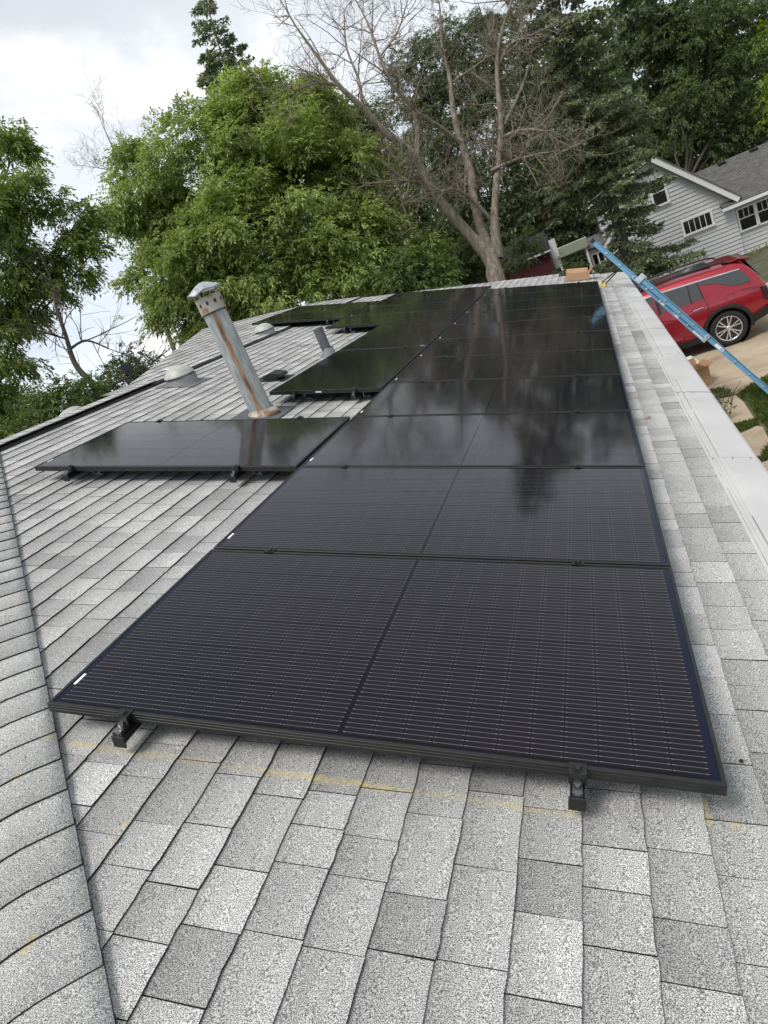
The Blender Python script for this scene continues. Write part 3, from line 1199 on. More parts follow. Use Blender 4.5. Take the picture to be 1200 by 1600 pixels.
def panel_label(kind, i):
    if kind == 'main':
        if i == 0:
            return 'black solar panel at the near end of the long column, closest to camera'
        if i == 10:
            return 'black solar panel at the far end of the long column along the gutter'
        return 'black solar panel, %s from the near end of the long column' % ordinal[i]
    if kind == 'chimney':
        return 'lone black solar panel left of the long column, in front of the flue pipe'
    if kind == 'portrait':
        return ('black upright solar panel just behind the rusty flue pipe', 'black upright solar panel beside the short grey vent pipe')[i]
    if kind == 'upper':
        return 'wide black panel behind the vent pipe, %s row of the middle column' % ('front', 'second', 'third', 'rearmost')[i]
    return ('black solar panel at the ridge beside the small far dome vent, front row', 'black solar panel at the ridge, rear row of the leftmost column')[i]


RY = Matrix.Rotation(T, 4, 'Y')
panel_objs = []
for pi_, (x0, x1, y0, y1, port, kind, i) in enumerate(PANELS):
    key = 'short' if kind == 'top' else 'full'
    root = empty('solar_panel')
    c = RP((x0 + x1) / 2, (y0 + y1) / 2, 0)
    mw = Matrix.Translation(Vector(c)) @ RY @ (Matrix.Rotation(math.pi / 2, 4, 'Z') if port else Matrix.Identity(4))
    mw = mw @ Matrix.Rotation(random.uniform(-.002, .002), 4, 'X') @ Matrix.Rotation(random.uniform(-.0015, .0015), 4, 'Y')
    root.matrix_world = mw
    tag(root, panel_label(kind, i), 'solar panel', 'black solar panels mounted on the roof')
    fm, lm, cm, spots, onecell = MESH[key]
    link('frame', fm, root)
    lam = link('laminate', lm, root)
    if (kind == 'main' and i < 3) or kind == 'chimney':
        for (cx, cy) in spots:
            q = link('cell', onecell, lam)
            q.location = (cx, cy, 0)
    else:
        tag(link('cells', cm, lam), kind='stuff')
    Lx = (x1 - x0) if not port else (y1 - y0)
    if not port:
        s_ = link('label_sticker', stk, root)
        s_.location = (-Lx / 2 + .024, -PD / 2 + .125, 0)
        cxs = (.29 - .96, 1.585 - .96) if kind in ('main',) else (-.66, .56)
        if kind == 'top':
            cxs = (-.55, .5)
        front_end = (kind == 'main' and i == 0) or kind == 'chimney' or (kind in ('upper', 'top') and i == 0)
        for cx in cxs:
            q = link('clamp', CL_END if front_end else CL_MID, root)
            q.location = (cx, -PD / 2 - (0 if front_end else .0075), 0)
        if kind == 'chimney' or (kind == 'main' and i == 10):
            for cx in cxs:
                q = link('clamp', CL_END, root)
                q.location = (cx, PD / 2, 0)
                q.rotation_euler = (0, 0, math.pi)
    else:
        s_ = link('label_sticker', stk, root)
        if i == 0:
            s_.location = (-PL / 2 - .0022, .05, -.016)
            s_.rotation_euler = (0, math.pi / 2, 0)
        else:
            s_.location = (-PL / 2 + .05, -.46, 0)
        for cy in (-.28, .28):
            q = link('clamp', CL_END if i == 0 else CL_MID, root)
            q.location = (-PL / 2 - (0 if i == 0 else .0075), cy, 0)
            q.rotation_euler = (0, 0, -math.pi / 2)
    panel_objs.append(root)


# mounting rails under the panels, with their end caps and feet
def rail(x, y0, y1, label):
    r = empty('mounting_rail')
    r.matrix_world = Matrix.Translation(Vector(RP(x, y0, ZR))) @ RY
    tag(r, label, 'rail', 'rails under the panels')
    zt, zb = -.033 - ZR, -.033 - ZR - .036
    b = MB()
    L = y1 - y0
    b.add([(sx, y, z) for y in (0, L) for sx, z in ((-.017, zb), (.017, zb), (.017, zt - .012), (.012, zt - .010), (.012, zt - .004), (.017, zt), (.006, zt), (.006, zt - .012), (-.006, zt - .012), (-.006, zt), (-.017, zt), (-.012, zt - .004), (-.012, zt - .010), (-.017, zt - .012))],
          [(k, (k + 1) % 14, 14 + (k + 1) % 14, 14 + k) for k in range(14)])
    b.build('rail_profile', 'rail_metal', r)
    e = MB().box(-.021, .021, -.004, .003, zb - .012, zt - .008)
    e.build('end_cap', 'black_anodised', r, bevel=.002)
    u = MB()
    u.box(-.012, .012, .002, .045, zt - .012, zt + .006)
    u.lathe([(.006, -.02), (.006, .012), (.009, .012), (.009, .019), (0, .019)], (0, .024, zt), 6)
    u.build('clamp_bolt', 'bolt_steel', r)
    yy = .22
    while yy < L - .1:
        f = MB()
        f.box(.018, .024, yy, yy + .05, .004, zt - .014)
        f.box(.018, .085, yy, yy + .05, .006, .0125)
        f.lathe([(.013, .0125), (.013, .020), (0, .020)], (.06, yy + .025, 0), 6)
        f.build('rail_foot', 'aluminium', r)
        yy += 1.22
    return r


rail(.29, -.055, 11.75, 'long black rail with square end cap below the near left corner panel clamp')
rail(1.585, -.055, 11.75, 'long black rail with square end cap nearest the white gutter guard')
rail(-1.64, 2.055, 3.24, 'short black rail under the outer end of the lone panel')
rail(-.42, 2.055, 3.24, 'short black rail under the lone panel next to the long column')
rail(-.26, 3.98, 7.9, 'black rail under the upright panels next to the long column')
rail(-.82, 3.98, 7.9, 'black rail under the outer edge of the upright panels')
rail(-1.64, 7.9, 12.3, 'black rail under the outer end of the middle column of panels')
rail(-3.3, 8.88, 11.1, 'black rail under the outer end of the panels at the ridge')
rail(-2.25, 8.88, 11.1, 'black rail under the inner end of the panels at the ridge')

# ------------------------------------------------------------------ roof furniture
# rusty flue pipe
fx, fy = -0.985, 3.72
fz = main_h(fx)
flue = empty('flue_pipe', (fx, fy, fz - .02))
tag(flue, 'tall galvanised flue pipe with rust streaks and a dented cone cap', 'flue pipe')
R_ = .098
b = MB()
b.lathe([(R_, 0), (R_, .95)], n=40)
b.build('pipe', 'galvanised', flue, smooth=True)
b = MB()
a_ = math.radians(-52)
for s_ in (-.003, .003):
    b.v.append((math.cos(a_) * (R_ + .0) - s_ * math.sin(a_), math.sin(a_) * R_ + s_ * math.cos(a_), .02))
MB().obox((math.cos(a_) * R_, math.sin(a_) * R_, .475), (math.cos(a_), math.sin(a_), 0), (-math.sin(a_), math.cos(a_), 0), (0, 0, 1), .0035, .004, .47).build('seam', 'galvanised', flue)
b = MB()
b.lathe([(R_ + .001, .93), (R_ + .011, .93), (R_ + .011, 1.055), (R_ + .004, 1.06), (R_ - .01, 1.06), (R_ - .01, .95)], n=40)
b.build('collar', 'rusty_metal', flue, smooth=False)
b = MB()
b.lathe([(R_ + .0005, .925), (R_ + .012, .925), (R_ + .012, .933), (R_ + .0005, .933)], n=40)
b.build('band', 'vent_black', flue)
for q in range(10):
    a_ = 2 * math.pi * q / 10
    MB().obox((math.cos(a_) * (R_ + .0112), math.sin(a_) * (R_ + .0112), 1.005), (-math.sin(a_), math.cos(a_), 0), (0, 0, 1), (math.cos(a_), math.sin(a_), 0), .010, .014, .0015).build('louvre_hole', 'vent_black', flue, bevel=.002)
for q in range(3):
    a_ = 2 * math.pi * q / 3 + .4
    MB().obox((math.cos(a_) * (R_ - .004), math.sin(a_) * (R_ - .004), 1.09), (-math.sin(a_), math.cos(a_), 0), (0, 0, 1), (math.cos(a_), math.sin(a_), 0), .012, .05, .0015).build('cap_strap', 'rusty_metal', flue)
# cap: shallow cone pressed with ribs
b = MB()
n = 48
cv = []
for r, z in ((.148, 1.098), (.150, 1.106), (.11, 1.130), (.06, 1.158), (.02, 1.174), (.0, 1.176)):
    for q in range(n):
        a_ = 2 * math.pi * q / n
        wob = .006 * math.cos(a_ * 6) * (r / .18)
        dent = -.018 * math.exp(-((a_ - 4.6) / .35) ** 2) * (r / .18) ** 2 + .014 * math.exp(-((a_ - 3.6) / .4) ** 2) * (r / .18) ** 2
        cv.append((r * math.cos(a_), r * math.sin(a_), z + wob + dent))
b.add(cv, [(i * n + j, i * n + (j + 1) % n, (i + 1) * n + (j + 1) % n, (i + 1) * n + j) for i in range(5) for j in range(n)])
co = b.build('cone_cap', 'aluminium', flue)
sm = co.modifiers.new('solid', 'SOLIDIFY')
sm.thickness = .003
b = MB()                                                   # storm collar, sitting askew
b.lathe([(R_ + .001, .075), (R_ + .004, .078), (R_ + .055, .02), (R_ + .052, .015), (R_ + .001, .065)], n=36)
q = b.build('storm_collar', 'rusty_metal', flue, smooth=True)
q.rotation_euler = (0, T * .55, 0)
b = MB()
b.lathe([(R_ + .002, .07), (R_ + .02, .01), (R_ + .08, -.02)], n=36)
q = b.build('flashing_cone', 'lead_pipe', flue, smooth=True)
q.rotation_euler = (0, T, 0)
fp = MB()
fp.box(-.22, .22, -.22, .22, 0, .003)
q = fp.build('flashing_plate', 'lead_pipe', flue)
q.rotation_euler = (0, T, 0)
q.location = (0, 0, .032)

# short plumbing vent
vx, vy = RP(-1.32, 6.30, ZR)[0], 6.33
vp = empty('vent_pipe', (vx, vy, main_h(vx)))
tag(vp, 'short grey metal plumbing vent pipe next to the upright panels', 'vent pipe')
b = MB()
b.lathe([(.060, -.05), (.060, .25), (.061, .251), (.061, .262), (.060, .263), (.060, .345), (.052, .345), (.052, .20)], n=28)
b.build('pipe', 'lead_pipe', vp, smooth=False)
b = MB()
b.lathe([(.13, .0), (.085, .03), (.0615, .10), (.0605, .10)], n=28)
q = b.build('boot', 'dome_grey', vp, smooth=True)
q.rotation_euler = (0, T * .8, 0)


# dome vents
def dome(x, y, R, label, back=False):
    X = RP(x, y, ZR)[0]
    z = main_h(X) if not back else main_h(2 * Xr - X)
    r = empty('dome_vent', (X, y, z), (0, T if not back else -T, 0))
    tag(r, label, 'roof vent', 'dome vents along the ridge')
    b = MB()
    pts = []
    n = 24
    prof = [(1.02, .10), (1.05, .115), (1.02, .15), (.9, .26), (.70, .36), (.42, .435), (.15, .465), (0, .47)]
    b.lathe([(q[0] * R, q[1] * R * 1.75 + R * .42) for q in prof], n=n)
    d = b.build('dome_lid', 'dome_white', r, smooth=True)
    d.rotation_euler = (math.radians(4), math.radians(-10), 0)
    b = MB()
    b.lathe([(1.18 * R, .012), (1.12 * R, .03), (1.02 * R, .2 * R), (.97 * R, .66 * R), (.8 * R, .68 * R)], n=n)
    b.build('base_cone', 'dome_grey', r, smooth=True)
    MB().box(-1.3 * R, 1.5 * R, -1.3 * R, 1.3 * R, .008, .013).build('flange', 'dome_grey', r, bevel=.002)
    return r


dome(-2.60, 5.08, .165, 'larger weathered white dome roof vent left of the flue pipe')
dome(-3.08, 8.32, .15, 'small white dome vent in front of the far ridge panels')
dome(-3.46, 4.25, .18, 'white dome vent half hidden behind the ridge at far left', back=True)

# low black box vent
bx = RP(-1.50, 5.12, ZR)
bvr = empty('box_vent', bx, (0, T, 0))
tag(bvr, 'low black slant-back roof vent between flue pipe and upright panel', 'roof vent')
b = MB()
b.prism([(-.10, -.09, .012), (-.10, -.09, .05), (-.02, -.09, .085), (.10, -.09, .07), (.12, -.09, .04), (.06, -.09, .03), (.06, -.09, .012)], (0, .18, 0))
b.build('hood', 'vent_black', bvr, bevel=.004)
MB().box(-.2, .16, -.15, .15, .007, .012).build('flange', 'vent_black', bvr)

# cardboard box on the far end of the roof
cbp = RP(1.57, 13.35, ZR + .01)
cb = empty('cardboard_box', cbp, (0, T, math.radians(4)))
tag(cb, 'open brown cardboard box at the far end of the roof beyond the panels', 'box')
b = MB()
w_, d_, h_ = .22, .2, .14
for (x0, x1, y0, y1) in ((-w_, w_, -d_, -d_ + .006), (-w_, w_, d_ - .006, d_), (-w_, -w_ + .006, -d_ + .006, d_ - .006), (w_ - .006, w_, -d_ + .006, d_ - .006)):
    b.box(x0, x1, y0, y1, 0, h_)
b.box(-w_ + .006, w_ - .006, -d_ + .006, d_ - .006, 0.002, .008)
b.build('carton', 'cardboard', cb)
for s_, nm in ((-1, 'flap'), (1, 'flap')):
    MB().obox((s_ * (w_ + .03), 0, h_ + .05), (s_ * .5, 0, .86), (0, 1, 0), (-.86, 0, s_ * .5), .07, d_ - .01, .0025).build('flap', 'cardboard_in', cb)
MB().obox((0, d_ + .02, h_ + .02), (1, 0, 0), (0, .7, .7), (0, -.7, .7), w_ - .01, .06, .0025).build('flap', 'cardboard', cb)

# small black flood light and white clip at the ridge
fl = RP(-3.52, 5.45, ZR + .02)
r = empty('flood_light', fl)
tag(r, 'small dark flood light standing at the roof edge left of the dome', 'light')
MB().obox((0, 0, .12), (.8, .6, 0), (-.6, .8, .0), (0, 0, 1), .06, .02, .05).build('lamp_head', 'vent_black', r, bevel=.008)
MB().tube([(0, 0, -.02), (0, 0, .08)], .012).build('bracket', 'vent_black', r)
pc = RP(-3.12, 5.75, ZR + .035)
o_ = MB().obox((0, 0, 0), (cT, 0, -sT), (0, 1, 0), (sT, 0, cT), .14, .022, .004).build('shim_strip', 'white_label')
o_.location = tuple(pc)
tag(o_, 'short white strip lying on the shingles left of the dome vent', 'strip')

# ------------------------------------------------------------------ ladder
LB = np.array([3.93, 10.80, GZ])
LT = np.array([1.985, 11.55, .118])
la = (LT - LB)
LL = np.linalg.norm(la)
la /= LL
lw = np.array([0, 1.0, 0]) - la * la[1]
lw /= np.linalg.norm(lw)
ln_ = np.cross(la, lw)
ln_ = ln_ if ln_[0] > 0 else -ln_
lad = empty('extension_ladder', LB)
tag(lad, 'blue fibreglass extension ladder leaning on the gutter in front of the red car', 'ladder')


def lrail(t0, t1, off, side, name):
    b = MB()
    c0 = la * (t0 + t1) / 2 + ln_ * off + lw * side
    h = (t1 - t0) / 2
    sg = 1 if side > 0 else -1
    b.obox(c0, la, ln_, lw, h, .036, .0035)
    for s_ in (-1, 1):
        b.obox(c0 + ln_ * s_ * .0385 - lw * sg * -.012, la, ln_, lw, h, .003, .016)
    return b.build(name, 'ladder_blue', lad, bevel=.001)


tf0 = LL * .36
for sd in (-.2, .2):
    lrail(0.02, LL * .74, .0, sd, 'base_rail')
    lrail(tf0, LL - .02, -.058, sd * .9, 'fly_rail')
    for q in (LL - .02,):
        MB().obox(la * q + ln_ * -.058 + lw * sd * .9, la, ln_, lw, .03, .044, .02).build('rail_cap', 'rubber', lad, bevel=.01)
    MB().obox(la * (LL * .735) + ln_ * -.005 + lw * sd, la, ln_, lw, .045, .075, .024).build('guide_bracket', 'aluminium', lad, bevel=.003)
    MB().obox(la * (tf0 + .02) + ln_ * -.03 + lw * sd, la, ln_, lw, .03, .07, .022).build('guide_bracket', 'aluminium', lad, bevel=.003)
    MB().obox(la * .03 + lw * sd, la, ln_, lw, .05, .05, .03).build('foot_shoe', 'rubber', lad, bevel=.006)
b_ = .18
k = 0
while k * .305 + .25 < LL - .1:
    t_ = k * .305 + .25
    if t_ < LL * .74:
        MB().tube([la * t_ - lw * .222, la * t_ + lw * .222], .016, 10).build('rung', 'aluminium', lad)
    if t_ > tf0 + .05:
        t2 = t_ + .06
        MB().tube([la * t2 - ln_ * .058 - lw * .202, la * t2 - ln_ * .058 + lw * .202], .016, 10).build('rung', 'aluminium', lad)
    k += 1
for t_, h in ((LL * .40, .10), (LL * .30, .085), (LL * .52, .05), (LL * .60, .06)):
    off = -.058 if t_ > tf0 else 0
    s_ = .18 if t_ > tf0 else .2
    MB().obox(la * t_ + ln_ * off - lw * (s_ + .0042), la, ln_, lw, h, .026, .0006).build('warning_sticker', 'white_label', lad)
# stand-off arms with yellow rubber tips on the shingles
for (x, y) in ((1.98, 12.10), (2.03, 11.72)):
    tip = RP(x, y, ZR + .03)
    p = LB + la * (LL * .835) + lw * (.25 if y > 11.9 else .1)
    MB().tube([p - LB, tip - LB], .011, 8).build('standoff_arm', 'rubber', lad)
    MB().tube([tip - LB + RP(.02, 0, .028), tip - LB - RP(.0, 0, .024)], [.034, .045], 12).build('rubber_tip', 'yellow_rubber', lad)

# cartons on the driveway
def carton(x, y, rz, w_, d_, h_, label, mat='cardboard', flap=True):
    r = empty('cardboard_box', (x, y, GZ + .006), (0, 0, rz))
    tag(r, label, 'box')
    b = MB()
    for (x0, x1, y0, y1) in ((-w_, w_, -d_, -d_ + .006), (-w_, w_, d_ - .006, d_), (-w_, -w_ + .006, -d_ + .006, d_ - .006), (w_ - .006, w_, -d_ + .006, d_ - .006)):
        b.box(x0, x1, y0, y1, 0, h_)
    b.box(-w_ + .006, w_ - .006, -d_ + .006, d_ - .006, 0.002, .008)
    b.build('carton', mat, r)
    if flap:
        MB().obox((0, -d_ - .05, h_ + .03), (1, 0, 0), (0, -.9, .43), (0, .43, .9), w_ - .01, .07, .002).build('flap', mat, r)
        MB().obox((0, d_ + .03, h_ + .06), (1, 0, 0), (0, .4, .92), (0, .92, -.4), w_ - .01, .07, .002).build('flap', 'cardboard_in', r)
        MB().obox((w_ + .05, 0, h_ + .02), (0, 1, 0), (.9, 0, .43), (-.43, 0, .9), d_ - .01, .07, .002).build('flap', 'cardboard_in', r)
    return r


carton(3.02, 12.75, .25, .2, .26, .34, 'open brown cardboard box on the driveway below the gutter')
carton(3.12, 14.3, .1, .12, .3, .16, 'small white carton on the driveway near the red car', 'white_label', flap=False)

# ------------------------------------------------------------------ neighbour's house (grey lap siding)
HY = 36.0
nh = empty('neighbour_house', (5.4, HY, -4.4))
tag(nh, 'grey lap-sided house with white trim and steep gable behind the red car', 'house')
NHO = Vector((-5.4, -HY, 4.4))


def nb(mb, name, mats, parent=nh, **k):
    o = mb.build(name, mats, parent, **k)
    if parent is nh:
        o.location = NHO
    return o


PKX, PKZ = 5.45, 1.42
WL, WR = 2.56, 8.36
gable = [(WL, -4.4), (WR, -4.4), (WR, -1.62), (PKX, PKZ), (WL, .45)]
b = MB()
b.prism([(x, HY, z) for x, z in gable], (0, 6, 0))
wallo = nb(b, 'gable_wall', 'siding_grey')


def span(z):
    """x range of the gable at a height"""
    x1 = WR if z < -1.62 else WR + (PKX - WR) * (z + 1.62) / (PKZ + 1.62)
    x0 = WL if z < .45 else WL + (PKX - WL) * (z - .45) / (PKZ - .45)
    return x0, x1


def board(x0, x1, z, h, parent, y=HY, x0b=None, x1b=None):
    x0b, x1b = x0 if x0b is None else x0b, x1 if x1b is None else x1b
    bb = MB()
    bb.add([(x0, y - .001, z), (x1, y - .001, z), (x1b, y - .001, z + h), (x0b, y - .001, z + h), (x0, y - .042, z), (x1, y - .042, z), (x1b, y - .006, z + h), (x0b, y - .006, z + h)],
           [(0, 1, 5, 4), (4, 5, 6, 7), (1, 2, 6, 5), (3, 0, 4, 7), (2, 3, 7, 6)])
    return bb.build('siding_board', 'siding_grey', parent)


z = -4.38
BH = .19
while z < PKZ - .2:
    a0, a1 = span(z)
    c0, c1 = span(z + BH)
    if c1 - c0 > .1:
        board(a0, a1, z, BH, wallo, x0b=c0, x1b=c1)
    z += BH


def rake(p, q, w_=.24, name='rake_board', y0=HY - .34, th=.3):
    """sloping white trim board, p,q = (x,z)"""
    p, q = np.array(p, float), np.array(q, float)
    d = q - p
    n_ = np.array([d[1], -d[0]]) / np.linalg.norm(d)
    if n_[1] > 0:
        n_ = -n_
    bb = MB()
    bb.prism([(p[0], y0, p[1]), (q[0], y0, q[1]), (q[0] + n_[0] * w_, y0, q[1] + n_[1] * w_), (p[0] + n_[0] * w_, y0, p[1] + n_[1] * w_)], (0, .05, 0))
    nb(bb, name, 'trim_white')
    bb = MB()                                              # roof edge above it
    n2 = -n_
    bb.prism([(p[0], y0 - .04, p[1]), (q[0], y0 - .04, q[1]), (q[0] + n2[0] * .05, y0 - .04, q[1] + n2[1] * .05), (p[0] + n2[0] * .05, y0 - .04, p[1] + n2[1] * .05)], (0, 6.6, 0))
    nb(bb, 'roof_side', 'roof_grey')


rake((PKX, 1.55), (8.66, -1.80))
rake((2.22, .58), (PKX - .02, 1.55), .2)
rake((2.30, -1.64), (3.45, -.47), .2, y0=HY - .12)


def window(x0, x1, z0, z1, y=HY, mode='sash', name='window', tr=.1):
    y -= .035
    r_ = MB()
    r_.box(x0, x0 + tr, y - .07, y - .002, z0, z1)
    r_.box(x1 - tr, x1, y - .07, y - .002, z0, z1)
    r_.box(x0 + tr, x1 - tr, y - .072, y - .002, z1 - tr, z1)
    r_.box(x0 - .02, x1 + .02, y - .09, y - .002, z0 - .02, z0 + tr * .8)
    f = nb(r_, name, 'trim_white', bevel=.004)
    gx0, gx1, gz0, gz1 = x0 + tr, x1 - tr, z0 + tr * .8, z1 - tr
    MB().box(gx0 + .001, gx1 - .001, y - .045, y - .036, gz0, gz1).build('pane', 'window_dark', f)
    m = MB()
    if mode == 'sash':
        zm = (gz0 + gz1) / 2
        m.box(gx0, gx1, y - .058, y - .046, zm - .025, zm + .025)
    if mode in ('three', 'sash3'):
        zm = gz0 + (gz1 - gz0) * .55
        m.box(gx0, gx1, y - .058, y - .046, zm - .022, zm + .022)
        for k_ in (1, 2):
            xm = gx0 + (gx1 - gx0) * k_ / 3
            m.box(xm - .012, xm + .012, y - .056, y - .046, zm + .022, gz1)
    if mode == 'row':
        for k_ in range(1, 5):
            xm = gx0 + (gx1 - gx0) * k_ / 5
            m.box(xm - .014, xm + .014, y - .056, y - .046, gz0, gz1)
    if mode == 'pair':
        xm = (gx0 + gx1) / 2
        m.box(xm - .04, xm + .04, y - .056, y - .046, gz0, gz1)
    m.build('glazing_bar', 'trim_white', f)
    return f


window(5.06, 5.82, -.80, .50, mode='sash')
window(6.02, 7.42, -2.58, -1.82, mode='row')
window(3.62, 4.46, -3.42, -2.40, mode='sash')
# right wing
RWY = 36.25
b = MB()
b.prism([(8.2, RWY, -4.45), (16, RWY, -4.45), (16, RWY, -2.1), (8.2, RWY, -2.1)], (0, 5, 0))
wing = nb(b, 'wing_wall', 'siding_grey')
z = -4.42
while z < -2.2:
    board(8.3, 16, z, BH, wing, y=RWY)
    z += BH
b = MB()
rp = [(7.85, 35.7, -2.02), (16.4, 35.7, -2.02), (16.4, 39.3, -.16), (7.05, 39.3, -.16)]
nrm = np.cross(np.subtract(rp[1], rp[0]), np.subtract(rp[3], rp[0]))
nrm = nrm / np.linalg.norm(nrm)
b.prism([np.array(p) for p in rp], nrm * .06)
rw = nb(b, 'wing_roof', 'roof_grey')
# shingle courses of the wing roof, joined: too small to pick apart
sb = MB()
ev = np.subtract(rp[3], rp[0])
for k_ in range(30):
    t_ = k_ / 30
    p = np.array(rp[0]) + np.array([(rp[3][0] - rp[0][0]) * t_, (rp[3][1] - rp[0][1]) * t_, (rp[3][2] - rp[0][2]) * t_])
    q = np.array([16.4, p[1], p[2]])
    d_ = np.array([0, 3.6, 1.86]) / 30
    x_ = p[0]
    while x_ < 12.5:
        x2 = x_ + random.uniform(.22, .36)
        lift = random.uniform(.003, .012)
        o_ = nrm * .062
        sb.add([np.array([x_, p[1], p[2]]) + o_ + nrm * (.016 + lift), np.array([x2 - .008, p[1], p[2]]) + o_ + nrm * (.016 + lift), np.array([x2 - .008, p[1], p[2]]) + o_ + d_ * 1.1 + nrm * .002, np.array([x_, p[1], p[2]]) + o_ + d_ * 1.1 + nrm * .002,
                np.array([x_, p[1], p[2]]) + o_, np.array([x2 - .008, p[1], p[2]]) + o_], [(0, 1, 2, 3), (4, 5, 1, 0)])
        x_ = x2
tag(sb.build('shingles', 'roof_grey', rw), kind='stuff')
b = MB()
b.box(7.8, 16.4, 35.60, 35.72, -2.16, -2.02)
nb(b, 'wing_gutter', 'trim_white')
b = MB()
b.tube([(8.28, 35.66, -2.12), (8.25, 36.1, -2.3), (8.22, 36.1, -4.3)], .05, 8)
nb(b, 'downpipe', 'trim_white')
for k_ in range(3):
    x_ = 8.42 + k_ * .80
    window(x_, x_ + .80, -3.38, -2.30, y=RWY, mode='sash3', tr=.075)
for x_, yy_ in ((8.60, 38.95), (10.05, 38.95)):
    zz = -2.02 + (yy_ - 35.7) * 1.86 / 3.6
    b = MB()
    b.prism([(x_, yy_, zz + .05), (x_, yy_ - .04, zz + .18), (x_, yy_ + .26, zz + .24), (x_, yy_ + .28, zz + .2)], (.36, 0, 0))
    nb(b, 'roof_vent', 'vent_black')
# low bump-out on the left with its own window and shingled roof
b = MB()
b.box(1.55, WL - .01, HY + .2, HY + 4, -4.4, -1.5)
nb(b, 'bay_wall', 'siding_grey')
z = -4.38
while z < -1.7:
    board(1.55, WL - .01, z, BH, nh, y=HY + .2).location = NHO
    z += BH
window(1.74, 2.44, -2.75, -1.66, y=HY + .2, mode='pair')
b = MB()
b.prism([(1.3, HY - .1, -1.42), (2.7, HY - .1, -1.42), (2.9, HY + 4, -.9), (1.3, HY + 4, -.9)], (0, 0, .07))
nb(b, 'bay_roof', 'roof_grey')
b = MB()                                                   # hipped entry roof in front
n = 12
b.add([(1.55 + .95 + 1.15 * math.cos(a), 33.6 + 1.0 * math.sin(a), -2.66) for a in np.linspace(0, 2 * math.pi, n, endpoint=False)] + [(2.5, 33.7, -2.16)], [(i, (i + 1) % n, n) for i in range(n)] + [tuple(range(n))[::-1]])
nb(b, 'entry_roof', 'roof_grey')
b = MB()
for xx in (1.6, 3.4):
    b.box(xx - .06, xx + .06, 33.1, 33.22, -4.4, -2.66)
nb(b, 'entry_post', 'trim_white')

# plants against the neighbour's wall come with the other vegetation

# red shed and the pale roof beside it
sh = empty('garden_shed', (-.7, 34, -4.4))
tag(sh, 'small dark red shed with black roof and white corner door beyond the dead tree', 'shed')
SO = Vector((.7, -34, 4.4))


def sb_(mb, name, mat):
    o = mb.build(name, mat, sh)
    o.location = SO


b = MB()
b.prism([(-2.6, 34, -4.4), (-.02, 34, -4.4), (-.02, 34, -.62), (-2.6, 34, -.62)], (0, 3, 0))
sb_(b, 'shed_wall', 'shed_red')
for q in range(13):
    x_ = -2.58 + q * .2
    b = MB()
    b.box(x_, x_ + .185, 33.975, 33.999, -4.3, -.66)
    sb_(b, 'plank', 'shed_red')
b = MB()
b.prism([(-2.9, 33.8, -.60), (.12, 33.8, -.60), (.0, 35.4, .22), (-2.9, 35.4, .22)], (0, 0, .08))
sb_(b, 'shed_roof', 'shed_roof')
b = MB()
b.box(-2.9, .12, 33.76, 33.80, -.66, -.58)
sb_(b, 'fascia', 'trim_white')
b = MB()
b.box(-.02, .02, 34.0, 37, -4.4, .0)
sb_(b, 'side_wall', 'roof_grey')
b = MB()
b.box(.05, .4, 34.6, 34.66, -1.6, -.2)
sb_(b, 'door', 'trim_white')

pr_ = empty('carport', (1.1, 34.5, -4.4))
tag(pr_, 'low pale green carport roof with white edge left of the grey house', 'carport')
PO = Vector((-1.1, -34.5, 4.4))
b = MB()
b.prism([(.3, 34.0, -1.18), (1.75, 34.0, -1.18), (1.75, 36.5, -.86), (.3, 36.5, -.86)], (0, 0, .05))
b.build('roof_sheet', 'pale_roof', pr_).location = PO
b = MB()
b.box(.28, 1.78, 36.5, 36.56, -.92, -.78)
b.build('fascia', 'trim_white', pr_).location = PO
for xx in (.36, 1.66):
    MB().box(xx - .05, xx + .05, 34.1, 34.2, -4.4, -1.19).build('post', 'trim_white', pr_).location = PO

# ------------------------------------------------------------------ red car
CYC = 15.96                                                # centre line
car = empty('parked_car', (2.4, CYC, GZ))
tag(car, 'red SUV with black wheel arches and silver wheels parked on the driveway', 'car')
CO = Vector((-2.4, 0, 0))


def cbuild(mb, name, mats, parent=None, **k):
    o = mb.build(name, mats, parent or car, **k)
    if parent is None:
        o.location = CO
    return o


ST = [(-.18, .62, .46, .80), (-.12, .76, .40, .93), (.05, .87, .33, 1.02), (.4, .95, .28, 1.09), (.9, .99, .26, 1.14), (1.25, 1.0, .26, 1.20), (1.75, 1.0, .26, 1.50), (2.15, 1.0, .26, 1.70),
      (2.7, 1.0, .26, 1.77), (3.3, 1.0, .26, 1.77), (3.9, 1.0, .26, 1.745), (4.4, .995, .27, 1.70), (4.66, .985, .29, 1.655), (4.80, .97, .31, 1.46), (4.92, .955, .34, 1.18), (5.0, .93, .36, .98), (5.04, .88, .42, .78)]
BELT = 1.16


def half_section(wf, zb, zt):
    bl = min(BELT, zt - .05)
    q = bl / BELT
    g_ = min(1, max(0, (zt - BELT) / .5))
    zz = lambda z_: zb + (z_ - .26) * (bl - zb) / (BELT - .26)
    return [(0, zb), (.78 * wf, zb), (.93 * wf, zb + .06), (.985 * wf, zz(.55)), (1.0 * wf, zz(.80)), (.992 * wf, zz(1.0)), (.955 * wf, bl),
            ((.945 - .075 * g_) * wf, bl + .45 * (zt - bl)), ((.925 - .155 * g_) * wf, bl + .86 * (zt - bl)), ((.86 - .22 * g_) * wf, zt - .012 * g_ - .004), (.4 * wf, zt + .004), (0, zt + .012)]


